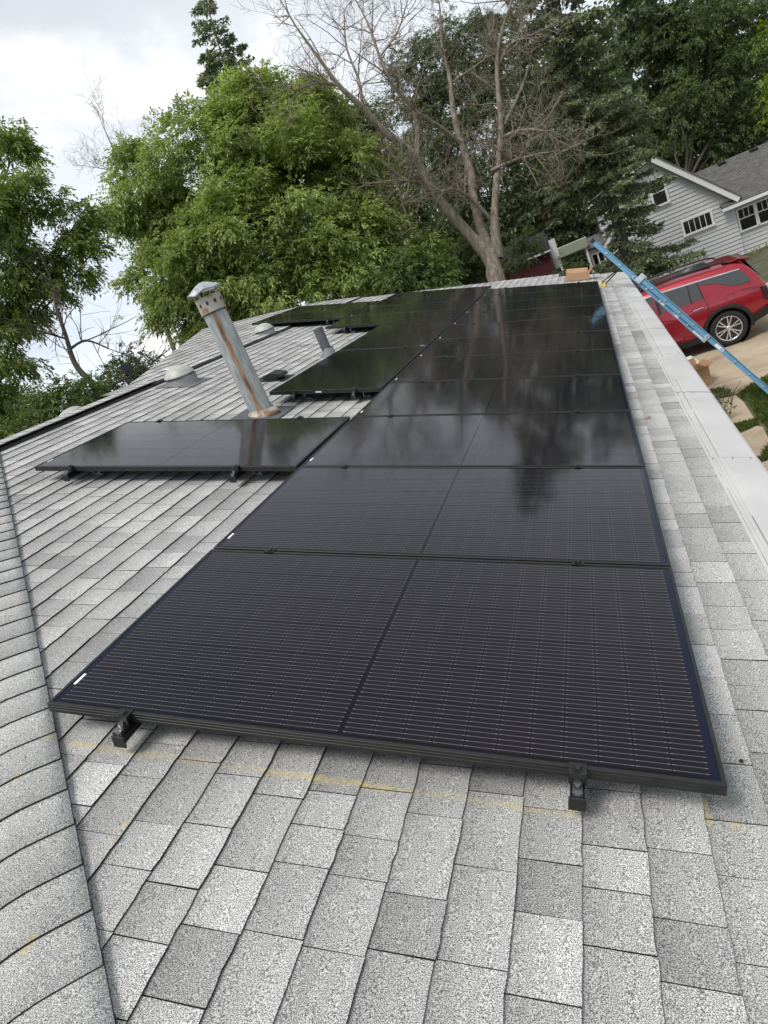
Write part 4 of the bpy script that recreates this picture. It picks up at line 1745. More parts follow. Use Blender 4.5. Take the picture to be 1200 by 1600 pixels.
def side_y(z_, s=3.5):
    """half width of the body at a height, greenhouse included"""
    P = half_section(1.0, .26, 1.765)
    P = P[2:10]
    for (a, za), (c, zc) in zip(P, P[1:]):
        if za <= z_ <= zc:
            return a + (c - a) * (z_ - za) / (zc - za + 1e-9)
    return P[-1][0] if z_ > P[-1][1] else P[0][0]


b = MB()
rings = []
for s_, wf, zb, zt in ST:
    h_ = half_section(wf, zb, zt)
    full = [(-y, z_) for y, z_ in h_] + [(y, z_) for y, z_ in h_[::-1][1:-1]]
    rings.append([(s_, CYC + y, z_ + 0.0) for y, z_ in full])
nn = len(rings[0])
b.v = [p for r_ in rings for p in r_]
b.v = [(x, y - CYC, z_) for x, y, z_ in b.v]
b.f = [(i * nn + j, i * nn + (j + 1) % nn, (i + 1) * nn + (j + 1) % nn, (i + 1) * nn + j) for i in range(len(ST) - 1) for j in range(nn)]
b.f += [tuple(range(nn))[::-1], tuple((len(ST) - 1) * nn + j for j in range(nn))]
b.m = [0] * len(b.f)
tmp = link('body_tmp', b.mesh('body', 'car_red', True))
ss = tmp.modifiers.new('s', 'SUBSURF')
ss.levels = ss.render_levels = 2
cut = MB()
for sx in (1.03, 4.10):
    cut.tube([(sx, -1.3, .39), (sx, -.60, .39)], .44, 32)
    cut.tube([(sx, .60, .39), (sx, 1.3, .39)], .44, 32)
cutter = link('cut_tmp', cut.mesh('cut', 'car_black'))
bo = tmp.modifiers.new('b', 'BOOLEAN')
bo.object = cutter
bo.operation = 'DIFFERENCE'
dg = bpy.context.evaluated_depsgraph_get()
bm_ = bpy.data.meshes.new_from_object(tmp.evaluated_get(dg))
bm_.name = 'body'
bpy.data.objects.remove(tmp)
bpy.data.objects.remove(cutter)
body_o = link('body', bm_, car)
body_o.location = CO


def side_panel(poly, name, mat, off=.006, th=.02, sgns=(-1, 1), dens=None, parent=None):
    """piece that follows the car's side: poly in (s, z)"""
    P = []
    n_ = len(poly)
    for i in range(n_):
        (s0_, z0_), (s1_, z1_) = poly[i], poly[(i + 1) % n_]
        k_ = max(1, int(math.hypot(s1_ - s0_, z1_ - z0_) / .12))
        P += [(s0_ + (s1_ - s0_) * q / k_, z0_ + (z1_ - z0_) * q / k_) for q in range(k_)]
    for sg in sgns:
        bb = MB()
        outer = [(s_, sg * (side_y(z_) + off), z_) for s_, z_ in P]
        inner = [(s_, sg * (side_y(z_) + off - th), z_) for s_, z_ in P]
        m_ = len(P)
        cx = sum(p[0] for p in P) / m_
        cz = sum(p[1] for p in P) / m_
        bb.add(outer + inner, ([tuple(range(m_))] if sg < 0 else [tuple(range(m_))[::-1]]) + [(i, m_ + i, m_ + (i + 1) % m_, (i + 1) % m_) for i in range(m_)])
        cbuild(bb, name, mat, parent)


side_panel([(2.15, 1.21), (2.78, 1.19), (2.80, 1.60), (2.42, 1.60)], 'side_window', 'car_glass', .003)
side_panel([(2.90, 1.20), (3.49, 1.19), (3.505, 1.56), (2.92, 1.60)], 'side_window', 'car_glass', .003)
side_panel([(3.54, 1.19), (3.745, 1.20), (3.69, 1.55), (3.545, 1.557)], 'side_window', 'car_glass', .003)
side_panel([(3.76, 1.48), (4.01, 1.42), (4.16, 1.35), (4.33, 1.25), (4.49, 1.215), (4.70, 1.215), (4.68, 1.33), (4.56, 1.50), (3.745, 1.545)], 'side_window', 'car_glass', .003)
side_panel([(2.82, 1.18), (2.89, 1.18), (2.91, 1.605), (2.83, 1.605)], 'pillar_trim', 'car_black', .005)
side_panel([(3.495, 1.18), (3.535, 1.18), (3.54, 1.56), (3.51, 1.56)], 'pillar_trim', 'car_black', .006)
side_panel([(3.75, 1.20), (3.775, 1.20), (3.735, 1.55), (3.70, 1.55)], 'pillar_trim', 'car_black', .006)
side_panel([(2.42, 1.605), (2.9, 1.605), (3.7, 1.56), (4.56, 1.505), (4.57, 1.525), (3.7, 1.59), (2.9, 1.635), (2.4, 1.63)], 'roof_trim', 'chrome', .008)
side_panel([(1.5, .27), (3.68, .27), (3.68, .40), (1.5, .42)], 'sill_cladding', 'car_black', .012, .05)
side_panel([(4.52, .30), (4.9, .42), (4.95, .60), (4.56, .50)], 'bumper_cladding', 'car_black', .010, .05)
side_panel([(3.775, 1.20), (3.787, 1.20), (3.815, 1.0), (3.79, .86), (3.70, .66), (3.69, .66), (3.778, .86), (3.803, 1.0)], 'door_gap', 'car_black', .0015, .004)
side_panel([(2.86, 1.18), (2.866, 1.18), (2.87, .42), (2.864, .42)], 'door_gap', 'car_black', .0015, .004)
for ring in ([(4.18, 1.085), (4.355, 1.085), (4.34, .965), (4.185, .965)],):
    for i in range(4):
        (a0, a1), (c0, c1) = ring[i], ring[(i + 1) % 4]
        d_ = np.array([c0 - a0, c1 - a1])
        nrm2 = np.array([-d_[1], d_[0]]) / np.linalg.norm(d_) * .0035
        side_panel([(a0, a1), (c0, c1), (c0 + nrm2[0], c1 + nrm2[1]), (a0 + nrm2[0], a1 + nrm2[1])], 'fuel_flap_gap', 'car_black', .0012, .003, (-1,))
side_panel([(3.49, 1.015), (3.72, 1.03), (3.72, 1.055), (3.50, 1.045)], 'door_handle', 'car_red', .035, .03)
side_panel([(3.50, 1.012), (3.715, 1.026), (3.715, 1.034), (3.50, 1.022)], 'handle_chrome', 'chrome', .038, .02)
side_panel([(2.50, 1.015), (2.73, 1.03), (2.73, 1.055), (2.51, 1.045)], 'door_handle', 'car_red', .035, .03)
side_panel([(4.49, 1.125), (4.95, 1.07), (4.95, 1.00), (4.86, 1.03), (4.52, 1.09)], 'tail_light', 'tail_lamp', .008, .02)
side_panel([(4.53, 1.10), (4.90, 1.045), (4.90, 1.053), (4.53, 1.108)], 'lamp_trim', 'car_black', .0115, .004)
side_panel([(4.87, 1.03), (4.96, 1.0), (4.97, .70), (4.90, .72)], 'lamp_trim', 'car_black', .009, .02)
# arches, wheels
for sx in (1.03, 4.10):
    for sg in (-1, 1):
        bb = MB()
        A0, A1 = math.radians(-14), math.radians(194)
        ang = np.linspace(A0, A1, 26)
        pr2 = []
        for a in ang:
            for rr_, off in ((.435, -.05), (.437, .016), (.475, .022), (.515, .016), (.520, -.03)):
                z_ = .39 + rr_ * math.sin(a)
                pr2.append((sx + rr_ * math.cos(a), sg * (side_y(max(.33, z_)) + off), z_))
        bb.add(pr2, [(i * 5 + j, i * 5 + j + 1, i * 5 + 6 + j, i * 5 + 5 + j) for i in range(25) for j in range(4)])
        cbuild(bb, 'wheel_arch', 'car_black', smooth=False)
        bb = MB()
        bb.tube([(sx, sg * .60, .39), (sx, sg * .99, .39)], .434, 28, cap=False)
        bb.tube([(sx, sg * .60, .39), (sx, sg * .605, .39)], .434, 28)
        cbuild(bb, 'wheel_well', 'car_black')
        wh = link('wheel', None, car)
        wh.location = (sx - 2.4, sg * .865, .385)
        wh.rotation_euler = (math.pi / 2 if sg < 0 else -math.pi / 2, 0, 0)
        bb = MB()
        bb.lathe([(.26, -.11), (.33, -.118), (.368, -.108), (.384, -.085), (.386, -.03), (.386, .03), (.384, .085), (.368, .108), (.33, .118), (.275, .112), (.262, .10)], n=48)
        bb.build('tyre', 'tyre_rubber', wh, smooth=True)
        bb = MB()
        bb.lathe([(.262, .10), (.272, .108), (.268, .112), (.25, .104), (.245, .06), (.24, -.08)], n=48)
        bb.build('rim', 'rim_silver', wh, smooth=True)
        bb = MB()
        bb.lathe([(.24, .03), (.0, .03)], n=32)
        bb.build('brake_cover', 'rim_dark', wh)
        for q in range(6):
            for dd in (-.17, .17):
                a = 2 * math.pi * q / 6 + dd + .3
                a2 = 2 * math.pi * q / 6 + dd * .55 + .3
                p0_ = np.array([math.cos(a2) * .045, math.sin(a2) * .045, .080])
                p1_ = np.array([math.cos(a) * .258, math.sin(a) * .258, .100])
                d_ = (p1_ - p0_) / np.linalg.norm(p1_ - p0_)
                sdv = np.cross(d_, (0, 0, 1))
                sdv /= np.linalg.norm(sdv)
                MB().obox((p0_ + p1_) / 2, d_, sdv, np.cross(d_, sdv), np.linalg.norm(p1_ - p0_) / 2, .0135, .010).build('spoke', 'rim_silver', wh, bevel=.003)
        bb = MB()
        bb.lathe([(.06, .075), (.058, .096), (.03, .102), (0, .102)], n=20)
        bb.build('hub_cap', 'rim_silver', wh, smooth=True)
# roof rails, spoiler, roof panel, rear screen, mirror
for sg in (-1, 1):
    bb = MB()
    bb.tube([(2.2, sg * .70, 1.74), (2.35, sg * .71, 1.80), (3.3, sg * .71, 1.828), (4.2, sg * .70, 1.775), (4.38, sg * .69, 1.72)], .022, 8)
    cbuild(bb, 'roof_rail', 'car_black')
bb = MB()
bb.prism([(4.30, -.62, 1.716), (4.62, -.68, 1.70), (4.86, -.62, 1.63), (4.84, -.60, 1.60), (4.6, -.66, 1.655)], (0, 1.24, 0))
cbuild(bb, 'spoiler', 'car_red', bevel=.012)
bb = MB()
bb.prism([(4.745, -.68, 1.58), (4.745, .68, 1.58), (4.935, .80, 1.20), (4.935, -.80, 1.20)], (.02, 0, .01))
cbuild(bb, 'rear_window', 'car_glass')
bb = MB()
bb.prism([(2.35, -.52, 1.765), (4.1, -.52, 1.742), (4.1, .52, 1.742), (2.35, .52, 1.765)], (0, 0, .02))
cbuild(bb, 'glass_roof', 'car_glass')
bb = MB()
bb.obox((2.05, -1.08, 1.17), (1, 0, 0), (0, 1, 0), (0, 0, 1), .07, .12, .08)
cbuild(bb, 'door_mirror', 'car_red', bevel=.03)
bb = MB()
bb.prism([(1.33, -.80, 1.24), (1.33, .80, 1.24), (2.12, .66, 1.70), (2.12, -.66, 1.70)], (-.01, 0, .014))
cbuild(bb, 'windscreen', 'car_glass')


# ------------------------------------------------------------------ vegetation
def unit(v):
    return v / (np.linalg.norm(v, axis=-1, keepdims=True) + 1e-9)


def sprays(C, D, L, nl, ll, lwid, droop=.35, rng=RNG):
    """compound leaves: C (n,3) bases, D (n,3) directions; nl leaflets each; returns V, F"""
    n = len(C)
    d = unit(D + rng.normal(0, .35, (n, 3)) + np.array([0, 0, -droop]))
    s = unit(np.cross(d, np.array([0, 0, 1.0]) + rng.normal(0, .35, (n, 3))))
    nr = np.cross(s, d)
    Ls = L * rng.uniform(.65, 1.25, n)
    V = np.zeros((n, nl, 4, 3), np.float32)
    for j in range(nl):
        if j == nl - 1:
            t_, sg = 1.0, 0.0
        else:
            t_, sg = ((j // 2) + .6) / (nl / 2 + .3), (1 if j % 2 else -1)
        p = C + d * (Ls * t_)[:, None]
        p[:, 2] -= (t_ * t_) * Ls * .25
        ld = unit(d * (.6 if sg else 1) + s * (sg * .8) + rng.normal(0, .22, (n, 3)) + np.array([0, 0, -.22]))
        wv = unit(np.cross(nr + rng.normal(0, .3, (n, 3)), ld))
        l_ = (ll * rng.uniform(.7, 1.2, n))[:, None]
        V[:, j, 0] = p
        V[:, j, 1] = p + ld * l_ * .45 + wv * lwid - np.array([0, 0, .12]) * l_ * 0
        V[:, j, 2] = p + ld * l_ - np.array([0, 0, .18]) * l_
        V[:, j, 3] = p + ld * l_ * .45 - wv * lwid
    return V.reshape(-1, 3), np.arange(n * nl * 4).reshape(-1, 4)


def rand_dirs(n, up=.0, rng=RNG):
    v = rng.normal(0, 1, (n, 3))
    v[:, 2] += up
    return unit(v)


def crown(lobes, clump_r, per_clump, density, L, nl, ll, lwid, droop=.35, shell=(.55, 1.02), flat=.75, seed=1):
    """lobes: (centre, radius). Clumps sit in the outer part of each lobe, leaves in each clump"""
    rng = np.random.default_rng(seed)
    Cs, Ds, cl = [], [], []
    for c, r in lobes:
        m = max(4, int(density * r * r))
        dirs = rand_dirs(m, .25, rng)
        rad = r * rng.uniform(shell[0], shell[1], m)
        cc = np.asarray(c) + dirs * rad[:, None] * np.array([1, 1, .9])
        for q, dd in zip(cc, dirs):
            k_ = int(per_clump * rng.uniform(.6, 1.4))
            off = rng.normal(0, clump_r * .55, (k_, 3)) * np.array([1, 1, flat])
            Cs.append(q + off)
            Ds.append(unit(off + dd * clump_r * .7))
            cl.append((np.asarray(c), q))
    V, F = sprays(np.concatenate(Cs), np.concatenate(Ds), L, nl, ll, lwid, droop, rng)
    return V, F, cl


def limb(mb, p0, p1, r0, r1, sag=0.0, seg=5, n=6, wob=.06, rng=random):
    p0, p1 = np.asarray(p0, float), np.asarray(p1, float)
    L = np.linalg.norm(p1 - p0)
    pts, rad = [], []
    for i in range(seg + 1):
        t_ = i / seg
        p = p0 + (p1 - p0) * t_ + np.array([0, 0, sag * L * 4 * t_ * (1 - t_)])
        if 0 < i < seg:
            p = p + np.array([rng.uniform(-1, 1) for _ in range(3)]) * wob * L / seg
        pts.append(p)
        rad.append(r0 + (r1 - r0) * t_)
    mb.tube(pts, rad, n, cap=False)
    return pts


def leafy_tree(name, label, base, lobes, leafmat, barkmat='bark_dark', trunk_r=.16, group=None, cat='tree', branch_every=3, **kw):
    root = empty(name, base)
    tag(root, label, cat, group)
    V, F, cl = crown(lobes, **kw)
    o = link('crown', np_mesh('crown', V - np.asarray(base), F, leafmat), root)
    tag(o, kind='stuff') if False else None
    mb = MB()
    base = np.asarray(base, float)
    rnd = random.Random(kw.get('seed', 1))
    cm = np.mean([c for c, r in lobes], 0)
    fork = base + (cm - base) * .45
    fork[0], fork[1] = base[0] + (cm[0] - base[0]) * .3, base[1] + (cm[1] - base[1]) * .3
    limb(mb, base - base, fork - base, trunk_r, trunk_r * .75, n=10, wob=.05, rng=rnd)
    for c, r in lobes:
        c = np.asarray(c)
        limb(mb, fork - base, c - base, trunk_r * .5, trunk_r * .2, sag=.05, n=7, wob=.2, rng=rnd)
    for i, (c, q) in enumerate(cl):
        if i % branch_every == 0:
            limb(mb, c - base, q - base, trunk_r * .14, .006, sag=.03, seg=4, n=4, wob=.25, rng=rnd)
    mb.build('trunk', barkmat, root, smooth=True)
    return root


def PXL(lst, depth, jit=0.0):
    """lobes from (px, py, radius px, depth offset)"""
    out = []
    for q in lst:
        d = depth + (q[3] if len(q) > 3 else 0)
        out.append((at(q[0], q[1], d), q[2] * d / FPX))
    return out


def gpos(px, py, depth):
    p = at(px, py, depth)
    return np.array([p[0], p[1], ground_z(p[1]) - .05])


# bright leafy tree behind the flue pipe
LB_ = PXL([(330, 290, 110), (430, 215, 95, .6), (480, 300, 110, -.8), (380, 390, 105, -1.2), (300, 420, 80, -.6), (240, 320, 62), (250, 440, 55, .4), (520, 400, 80, -1.4), (590, 370, 62, -.8), (560, 300, 70, .2),
           (450, 440, 75, -1.6), (350, 480, 62, -.6), (600, 430, 45, -1.2), (390, 180, 55, .8), (530, 455, 50, -1.6), (290, 500, 42, 0), (640, 395, 30, -1), (205, 265, 34, .3), (480, 190, 60, 1.2)], 25)
leafy_tree('leafy_tree', 'big bright green leafy tree standing behind the flue pipe', gpos(330, 560, 25.5), LB_, 'leaf_bright', trunk_r=.2,
           clump_r=.52, per_clump=68, density=9.2, L=.32, nl=7, ll=.16, lwid=.034, droop=.3, shell=(.60, 1.06), flat=.6, seed=3)
# its darker neighbours behind
LM = PXL([(520, 245, 80), (590, 290, 70), (450, 205, 45), (560, 215, 50), (620, 340, 50, -1)], 31)
leafy_tree('leafy_tree', 'darker green leafy tree behind the bright one, left of the dead trunk', gpos(600, 420, 31), LM, 'leaf_mid', trunk_r=.22,
           clump_r=.55, per_clump=30, density=13, L=.3, nl=7, ll=.17, lwid=.035, droop=.25, seed=4)
# tree at the left edge with hanging sprays
LW = PXL([(-30, 305, 60), (15, 255, 42, .3), (-10, 350, 75, -.3), (55, 325, 42), (-20, 450, 75), (40, 430, 50, .4), (115, 355, 40, .6), (140, 400, 42, .5), (105, 430, 40, .4), (-5, 540, 65, -.2), (55, 510, 32, .3), (-20, 630, 60), (15, 205, 26, .4), (150, 340, 28, .8), (60, 390, 30)], 19)
leafy_tree('leafy_tree', 'leafy tree with drooping sprays at the left edge of the photo', gpos(-330, 650, 19), LW, 'leaf_walnut', trunk_r=.11,
           clump_r=.35, per_clump=30, density=13, L=.32, nl=9, ll=.145, lwid=.028, droop=.6, shell=(.35, 1.12), flat=.6, seed=5)
# bushes beyond the ridge on the left
for i, (lob, d, lm, lab) in enumerate((([(90, 640, 45), (130, 620, 40), (60, 680, 45), (150, 660, 40)], 17, 'leaf_mid', 'light green bush top rising beyond the ridge at far left'),
                                       ([(190, 590, 30), (225, 575, 26), (180, 630, 35), (240, 610, 26), (210, 560, 18)], 20, 'leaf_deep', 'dark bushy shrub beyond the ridge near the dome vent'),
                                       ([(20, 690, 50), (-20, 660, 60), (60, 720, 40)], 20, 'leaf_deep', 'dense dark shrub below the drooping tree at far left'))):
    lb = PXL(lob, d)
    leafy_tree('shrub', lab, gpos(lob[0][0], lob[0][1], d), lb, lm, trunk_r=.06, cat='shrub', group='shrubs beyond the ridge', clump_r=.3, per_clump=26, density=42, L=.2, nl=7, ll=.1, lwid=.022, seed=20 + i)
# undergrowth behind the far roof edge
for i, (lob, d, lm, lab) in enumerate((([(640, 430, 36), (672, 432, 28), (615, 450, 32), (690, 448, 18)], 21, 'leaf_mid', 'green shrub just beyond the far roof edge, left of the dead trunk'),
                                       ([(740, 410, 32), (725, 440, 30), (750, 380, 26), (805, 400, 20, 2), (830, 375, 16, 2)], 28, 'leaf_deep', 'dark shrub close behind the left side of the dead trunk'),
                                       ([(885, 440, 20), (905, 432, 18), (870, 452, 18)], 27, 'leaf_deep', 'low dark shrub between the dead trunk and the ladder'))):
    lb = PXL(lob, d)
    leafy_tree('shrub', lab, gpos(lob[0][0], lob[0][1], d), lb, lm, trunk_r=.06, cat='shrub', group='shrubs beyond the far roof edge', clump_r=.35, per_clump=24, density=30, L=.26, nl=7, ll=.14, lwid=.03, seed=30 + i)


# bare trees -------------------------------------------------------------
def twigs(mb, p, d, L, r, depth, rnd, up=.25, n=4, spread=.75):
    seg = 4
    pts, rad = [p], [r]
    q, dd = np.array(p, float), np.array(d, float)
    for i in range(seg):
        dd = unit(dd + np.array([rnd.gauss(0, .16), rnd.gauss(0, .16), rnd.gauss(0, .16) + up * .12]))
        q = q + dd * L / seg
        pts.append(q)
        rad.append(r * (1 - .7 * (i + 1) / seg) + .0015)
    mb.tube(pts, rad, n if r > .012 else 3, cap=False)
    if depth > 0:
        k_ = rnd.randint(4, 7) if depth > 1 else rnd.randint(3, 6)
        for _ in range(k_):
            i = rnd.randint(1, seg)
            nd = unit(dd * .6 + np.array([rnd.gauss(0, spread), rnd.gauss(0, spread), rnd.gauss(0, spread) + up]))
            twigs(mb, pts[i], nd, L * rnd.uniform(.4, .7), max(.004, rad[i] * .6), depth - 1, rnd, up, n, spread)


def bare_tree(name, label, base, limbs, mat, seed, tw=(3, 1.4, .03), n_tw=10, up=.2, start=.3):
    """limbs: lists of (px, py, depth, radius)"""
    rnd = random.Random(seed)
    root = empty(name, base)
    tag(root, label, 'tree')
    b1, b2 = MB(), MB()
    base = np.asarray(base, float)
    for k_, lm in enumerate(limbs):
        P = [at(*q[:3]) - base for q in lm]
        R = [q[3] for q in lm]
        if k_ == 0:
            P = [np.zeros(3)] + P
            R = [R[0] * 1.35] + R
        # smooth the polyline
        PP, RR = [], []
        for i in range(len(P) - 1):
            a = P[max(i - 1, 0)]
            b_, c_ = P[i], P[i + 1]
            e = P[min(i + 2, len(P) - 1)]
            for t_ in np.linspace(0, 1, 5)[:-1]:
                PP.append(.5 * ((2 * b_) + (c_ - a) * t_ + (2 * a - 5 * b_ + 4 * c_ - e) * t_ ** 2 + (-a + 3 * b_ - 3 * c_ + e) * t_ ** 3))
                RR.append((R[i] + (R[i + 1] - R[i]) * t_) * rnd.uniform(.93, 1.07))
        PP.append(P[-1])
        RR.append(R[-1])
        b1.tube(PP, RR, 10 if max(RR) > .06 else 6, cap=False)
        m = len(PP)
        for _ in range(n_tw):
            i = rnd.randint(int(m * start), m - 1)
            dl = unit(PP[min(i + 1, m - 1)] - PP[i - 1])
            nd = unit(dl * .7 + np.array([rnd.gauss(0, .7), rnd.gauss(0, .7), rnd.gauss(0, .6) + up]))
            twigs(b2, PP[i], nd, tw[1] * rnd.uniform(.5, 1.1), min(tw[2], RR[i] * .55), tw[0] - 1, rnd, up)
        twigs(b2, PP[-1], unit(PP[-1] - PP[-3]), tw[1] * .8, RR[-1], tw[0] - 1, rnd, up)
    b1.build('trunk', mat, root, smooth=True)
    b2.build('twigs', mat, root)
    return root


z2 = lambda x, y, d, r: (400 + x / 2.4, y / 2.4, d, r)
D_ = 24
bare_tree('dead_tree', 'large dead bare tree with forked grey trunk rising behind the far roof edge', gpos(790, 470, D_), [
    [z2(905, 1060, D_, .31), z2(880, 970, D_, .28), z2(800, 880, D_, .205), z2(700, 765, D_ - .3, .19), z2(640, 680, D_ - .5, .165), z2(590, 580, D_ - .8, .15), z2(480, 490, D_ - 1.2, .12), z2(400, 405, D_ - 1.6, .10), z2(310, 320, D_ - 2, .075), z2(230, 210, D_ - 2.3, .05), z2(150, 100, D_ - 2.6, .028)],
    [z2(885, 965, D_, .27), z2(845, 860, D_ + .3, .19), z2(815, 740, D_ + .5, .165), z2(805, 640, D_ + .6, .15), z2(770, 540, D_ + .7, .125), z2(740, 420, D_ + .8, .105), z2(728, 300, D_ + .9, .085), z2(700, 180, D_ + 1, .06), z2(690, 40, D_ + 1.2, .035)],
    [z2(905, 970, D_, .24), z2(895, 800, D_ - .2, .14), z2(908, 620, D_ - .4, .12), z2(920, 480, D_ - .6, .10), z2(905, 300, D_ - .8, .085), z2(912, 160, D_ - 1, .065), z2(960, 0, D_ - 1.2, .045)],
    [z2(600, 600, D_ - .8, .11), z2(605, 480, D_ - .3, .09), z2(580, 400, D_, .08), z2(520, 330, D_ + .3, .07), z2(465, 215, D_ + .6, .055), z2(425, 100, D_ + .9, .04), z2(380, 10, D_ + 1.2, .028)],
    [z2(775, 545, D_ + .7, .09), z2(690, 475, D_ + .2, .07), z2(610, 425, D_ - .3, .055), z2(540, 350, D_ - .8, .045), z2(480, 270, D_ - 1.2, .03)],
    [z2(918, 520, D_ - .6, .07), z2(985, 490, D_ - 1, .055), z2(1070, 490, D_ - 1.4, .04), z2(1130, 525, D_ - 1.7, .022)],
    [z2(880, 640, D_ - .4, .065), z2(960, 605, D_ - .9, .05), z2(1045, 580, D_ - 1.3, .035), z2(1110, 570, D_ - 1.6, .02)],
    [z2(930, 470, D_ - .6, .075), z2(985, 355, D_ - .4, .06), z2(1020, 260, D_ - .2, .045), z2(1040, 170, D_, .03)],
    [z2(735, 310, D_ + .9, .055), z2(800, 265, D_ + .6, .045), z2(870, 215, D_ + .3, .03)],
    [z2(640, 690, D_ - .5, .07), z2(590, 680, D_ - 1, .05), z2(520, 675, D_ - 1.4, .03)],
    [z2(880, 860, D_, .09), z2(885, 830, D_ - .1, .08), z2(800, 740, D_ - .6, .06), z2(740, 710, D_ - 1, .045), z2(690, 720, D_ - 1.3, .025)],
    [z2(908, 250, D_ - .8, .06), z2(950, 170, D_ - 1.1, .045), z2(1010, 140, D_ - 1.4, .03)],
    [z2(310, 320, D_ - 2, .05), z2(240, 310, D_ - 2.2, .04), z2(170, 330, D_ - 2.4, .02)],
    [z2(400, 405, D_ - 1.6, .06), z2(385, 300, D_ - 1.2, .05), z2(340, 180, D_ - .9, .035), z2(330, 60, D_ - .7, .02)],
    [z2(460, 220, D_ + .6, .04), z2(530, 120, D_ + .4, .03), z2(560, 30, D_ + .2, .02)],
], 'bark_dead', 5, tw=(3, 1.7, .024), n_tw=13, up=.15)
bare_tree('bare_tree', 'thin bare tree with a curved dark trunk beyond the ridge at left', gpos(160, 650, 18), [
    [(158, 640, 18, .10), (148, 605, 18, .09), (118, 570, 18, .075), (103, 525, 18, .06), (88, 480, 18, .045), (84, 455, 18, .03)],
    [(110, 545, 18, .04), (135, 532, 18.3, .03), (170, 545, 18.6, .018)],
    [(150, 610, 18, .05), (200, 590, 18.6, .03), (240, 565, 19, .018)],
    [(105, 530, 18, .03), (70, 520, 17.6, .018)]], 'bark_dark', 8, tw=(2, 1.5, .018), n_tw=7, up=.4, start=.35)
bare_tree('bare_tree', 'slender leafless tree top against the sky above the bright tree', gpos(260, 560, 32), [
    [(262, 520, 32, .12), (235, 400, 32, .09), (205, 300, 32, .06), (180, 240, 32, .04), (160, 195, 32, .016)],
    [(200, 290, 32, .04), (178, 268, 32.3, .028), (150, 262, 32.6, .014)],
    [(195, 275, 32, .04), (195, 230, 31.8, .028), (210, 225, 31.6, .014)]], 'bark_dead', 9, tw=(3, 1.6, .018), n_tw=6, up=.4, start=.5)


# conifers ----------------------------------------------------------------
def spruce(name, label, base, top, R, mat, bark, seed, whorl=.34, z_low=.1, card=(.16, .028), twig_den=1.0, droop=.35, group=None, nper=7, gap=0.0, trunk_r=.2, shape=.75, rfun=None):
    rng = np.random.default_rng(seed)
    rnd = random.Random(seed)
    base, top = np.asarray(base, float), np.asarray(top, float)
    H = np.linalg.norm(top - base)
    root = empty(name, base)
    tag(root, label, 'tree', group)
    tr = MB()
    tr.tube([(top - base) * t_ for t_ in np.linspace(0, 1, 9)], [trunk_r * (1 - .93 * t_) for t_ in np.linspace(0, 1, 9)], 10, cap=False)
    P, D, S = [], [], []
    h = z_low * H
    while h < H * .985:
        f = 1 - h / H
        Rl = R * (f ** shape) + .12
        for k_ in range(max(3, int(nper * (.5 + .5 * f)))):
            if rnd.random() < gap:
                continue
            a = rnd.uniform(0, 2 * math.pi)
            L = Rl * rnd.uniform(.6, 1.1)
            if rfun:
                L *= rfun(base[2] + h, a)
                if L < .3:
                    continue
            o = (top - base) * ((h + rnd.uniform(-.15, .15)) / H)
            dirh = np.array([math.cos(a), math.sin(a), 0])
            sd = np.array([-math.sin(a), math.cos(a), 0])
            m = max(4, int(L / .22))
            ts = np.linspace(0, 1, m + 1)
            bp = o + dirh * (ts * L)[:, None] + np.array([0, 0, 1]) * ((-droop * ts + .42 * droop * ts ** 3) * L + .05 * L * (1 - f))[:, None]
            tr.tube(list(bp[::2]), list(np.linspace(.012 + .012 * L, .004, len(bp[::2]))), 4, cap=False)
            nt_ = int(m * 5 * twig_den)
            tq = rng.uniform(.12, 1, nt_) ** .8
            c0 = np.stack([np.interp(tq, ts, bp[:, i]) for i in range(3)], 1)
            side = rng.choice([-1, 1], nt_)
            tl = (.16 + .34 * L * (1 - tq) * .6 + .1) * rng.uniform(.5, 1.1, nt_)
            td = unit(dirh * .55 + sd * side[:, None] * .8 + rng.normal(0, .18, (nt_, 3)) + np.array([0, 0, -.38]))
            nc = max(3, int(5 * min(1.6, L)))
            for c_ in range(nc):
                u = rng.uniform(.05, 1, nt_)
                p = c0 + td * (tl * u)[:, None]
                P.append(p + rng.normal(0, .02, p.shape))
                D.append(unit(td + rng.normal(0, .55, p.shape) + np.array([0, 0, -.1])))
        h += whorl * rnd.uniform(.7, 1.3) * (.55 + .45 * f)
    P, D = np.concatenate(P), np.concatenate(D)
    n = len(P)
    wv = unit(np.cross(D, rng.normal(0, 1, (n, 3))))
    l_ = (card[0] * rng.uniform(.6, 1.25, n))[:, None]
    w_ = (card[1] * rng.uniform(.7, 1.3, n))[:, None]
    V = np.stack([P, P + D * l_ * .4 + wv * w_, P + D * l_, P + D * l_ * .4 - wv * w_], 1).reshape(-1, 3)
    link('crown', np_mesh('crown', V, np.arange(n * 4).reshape(n, 4), mat), root)
    tr.build('trunk', bark, root, smooth=True)
    return n


def up_at(px, py, depth, h):
    b_ = gpos(px, py, depth)
    t_ = b_.copy()
    t_[2] += h
    return b_, t_


def spruce_r(z_, a):
    right = math.cos(a + .35)
    if z_ > 3.2:
        return 1.0
    if z_ > .3:
        return .85 if z_ > 1.3 or right > -.3 else .35
    if z_ > -1.3:
        return .25 if right < .3 else .5
    if z_ > -3.1:
        return 1.05 if right > -.2 else .5
    return 0


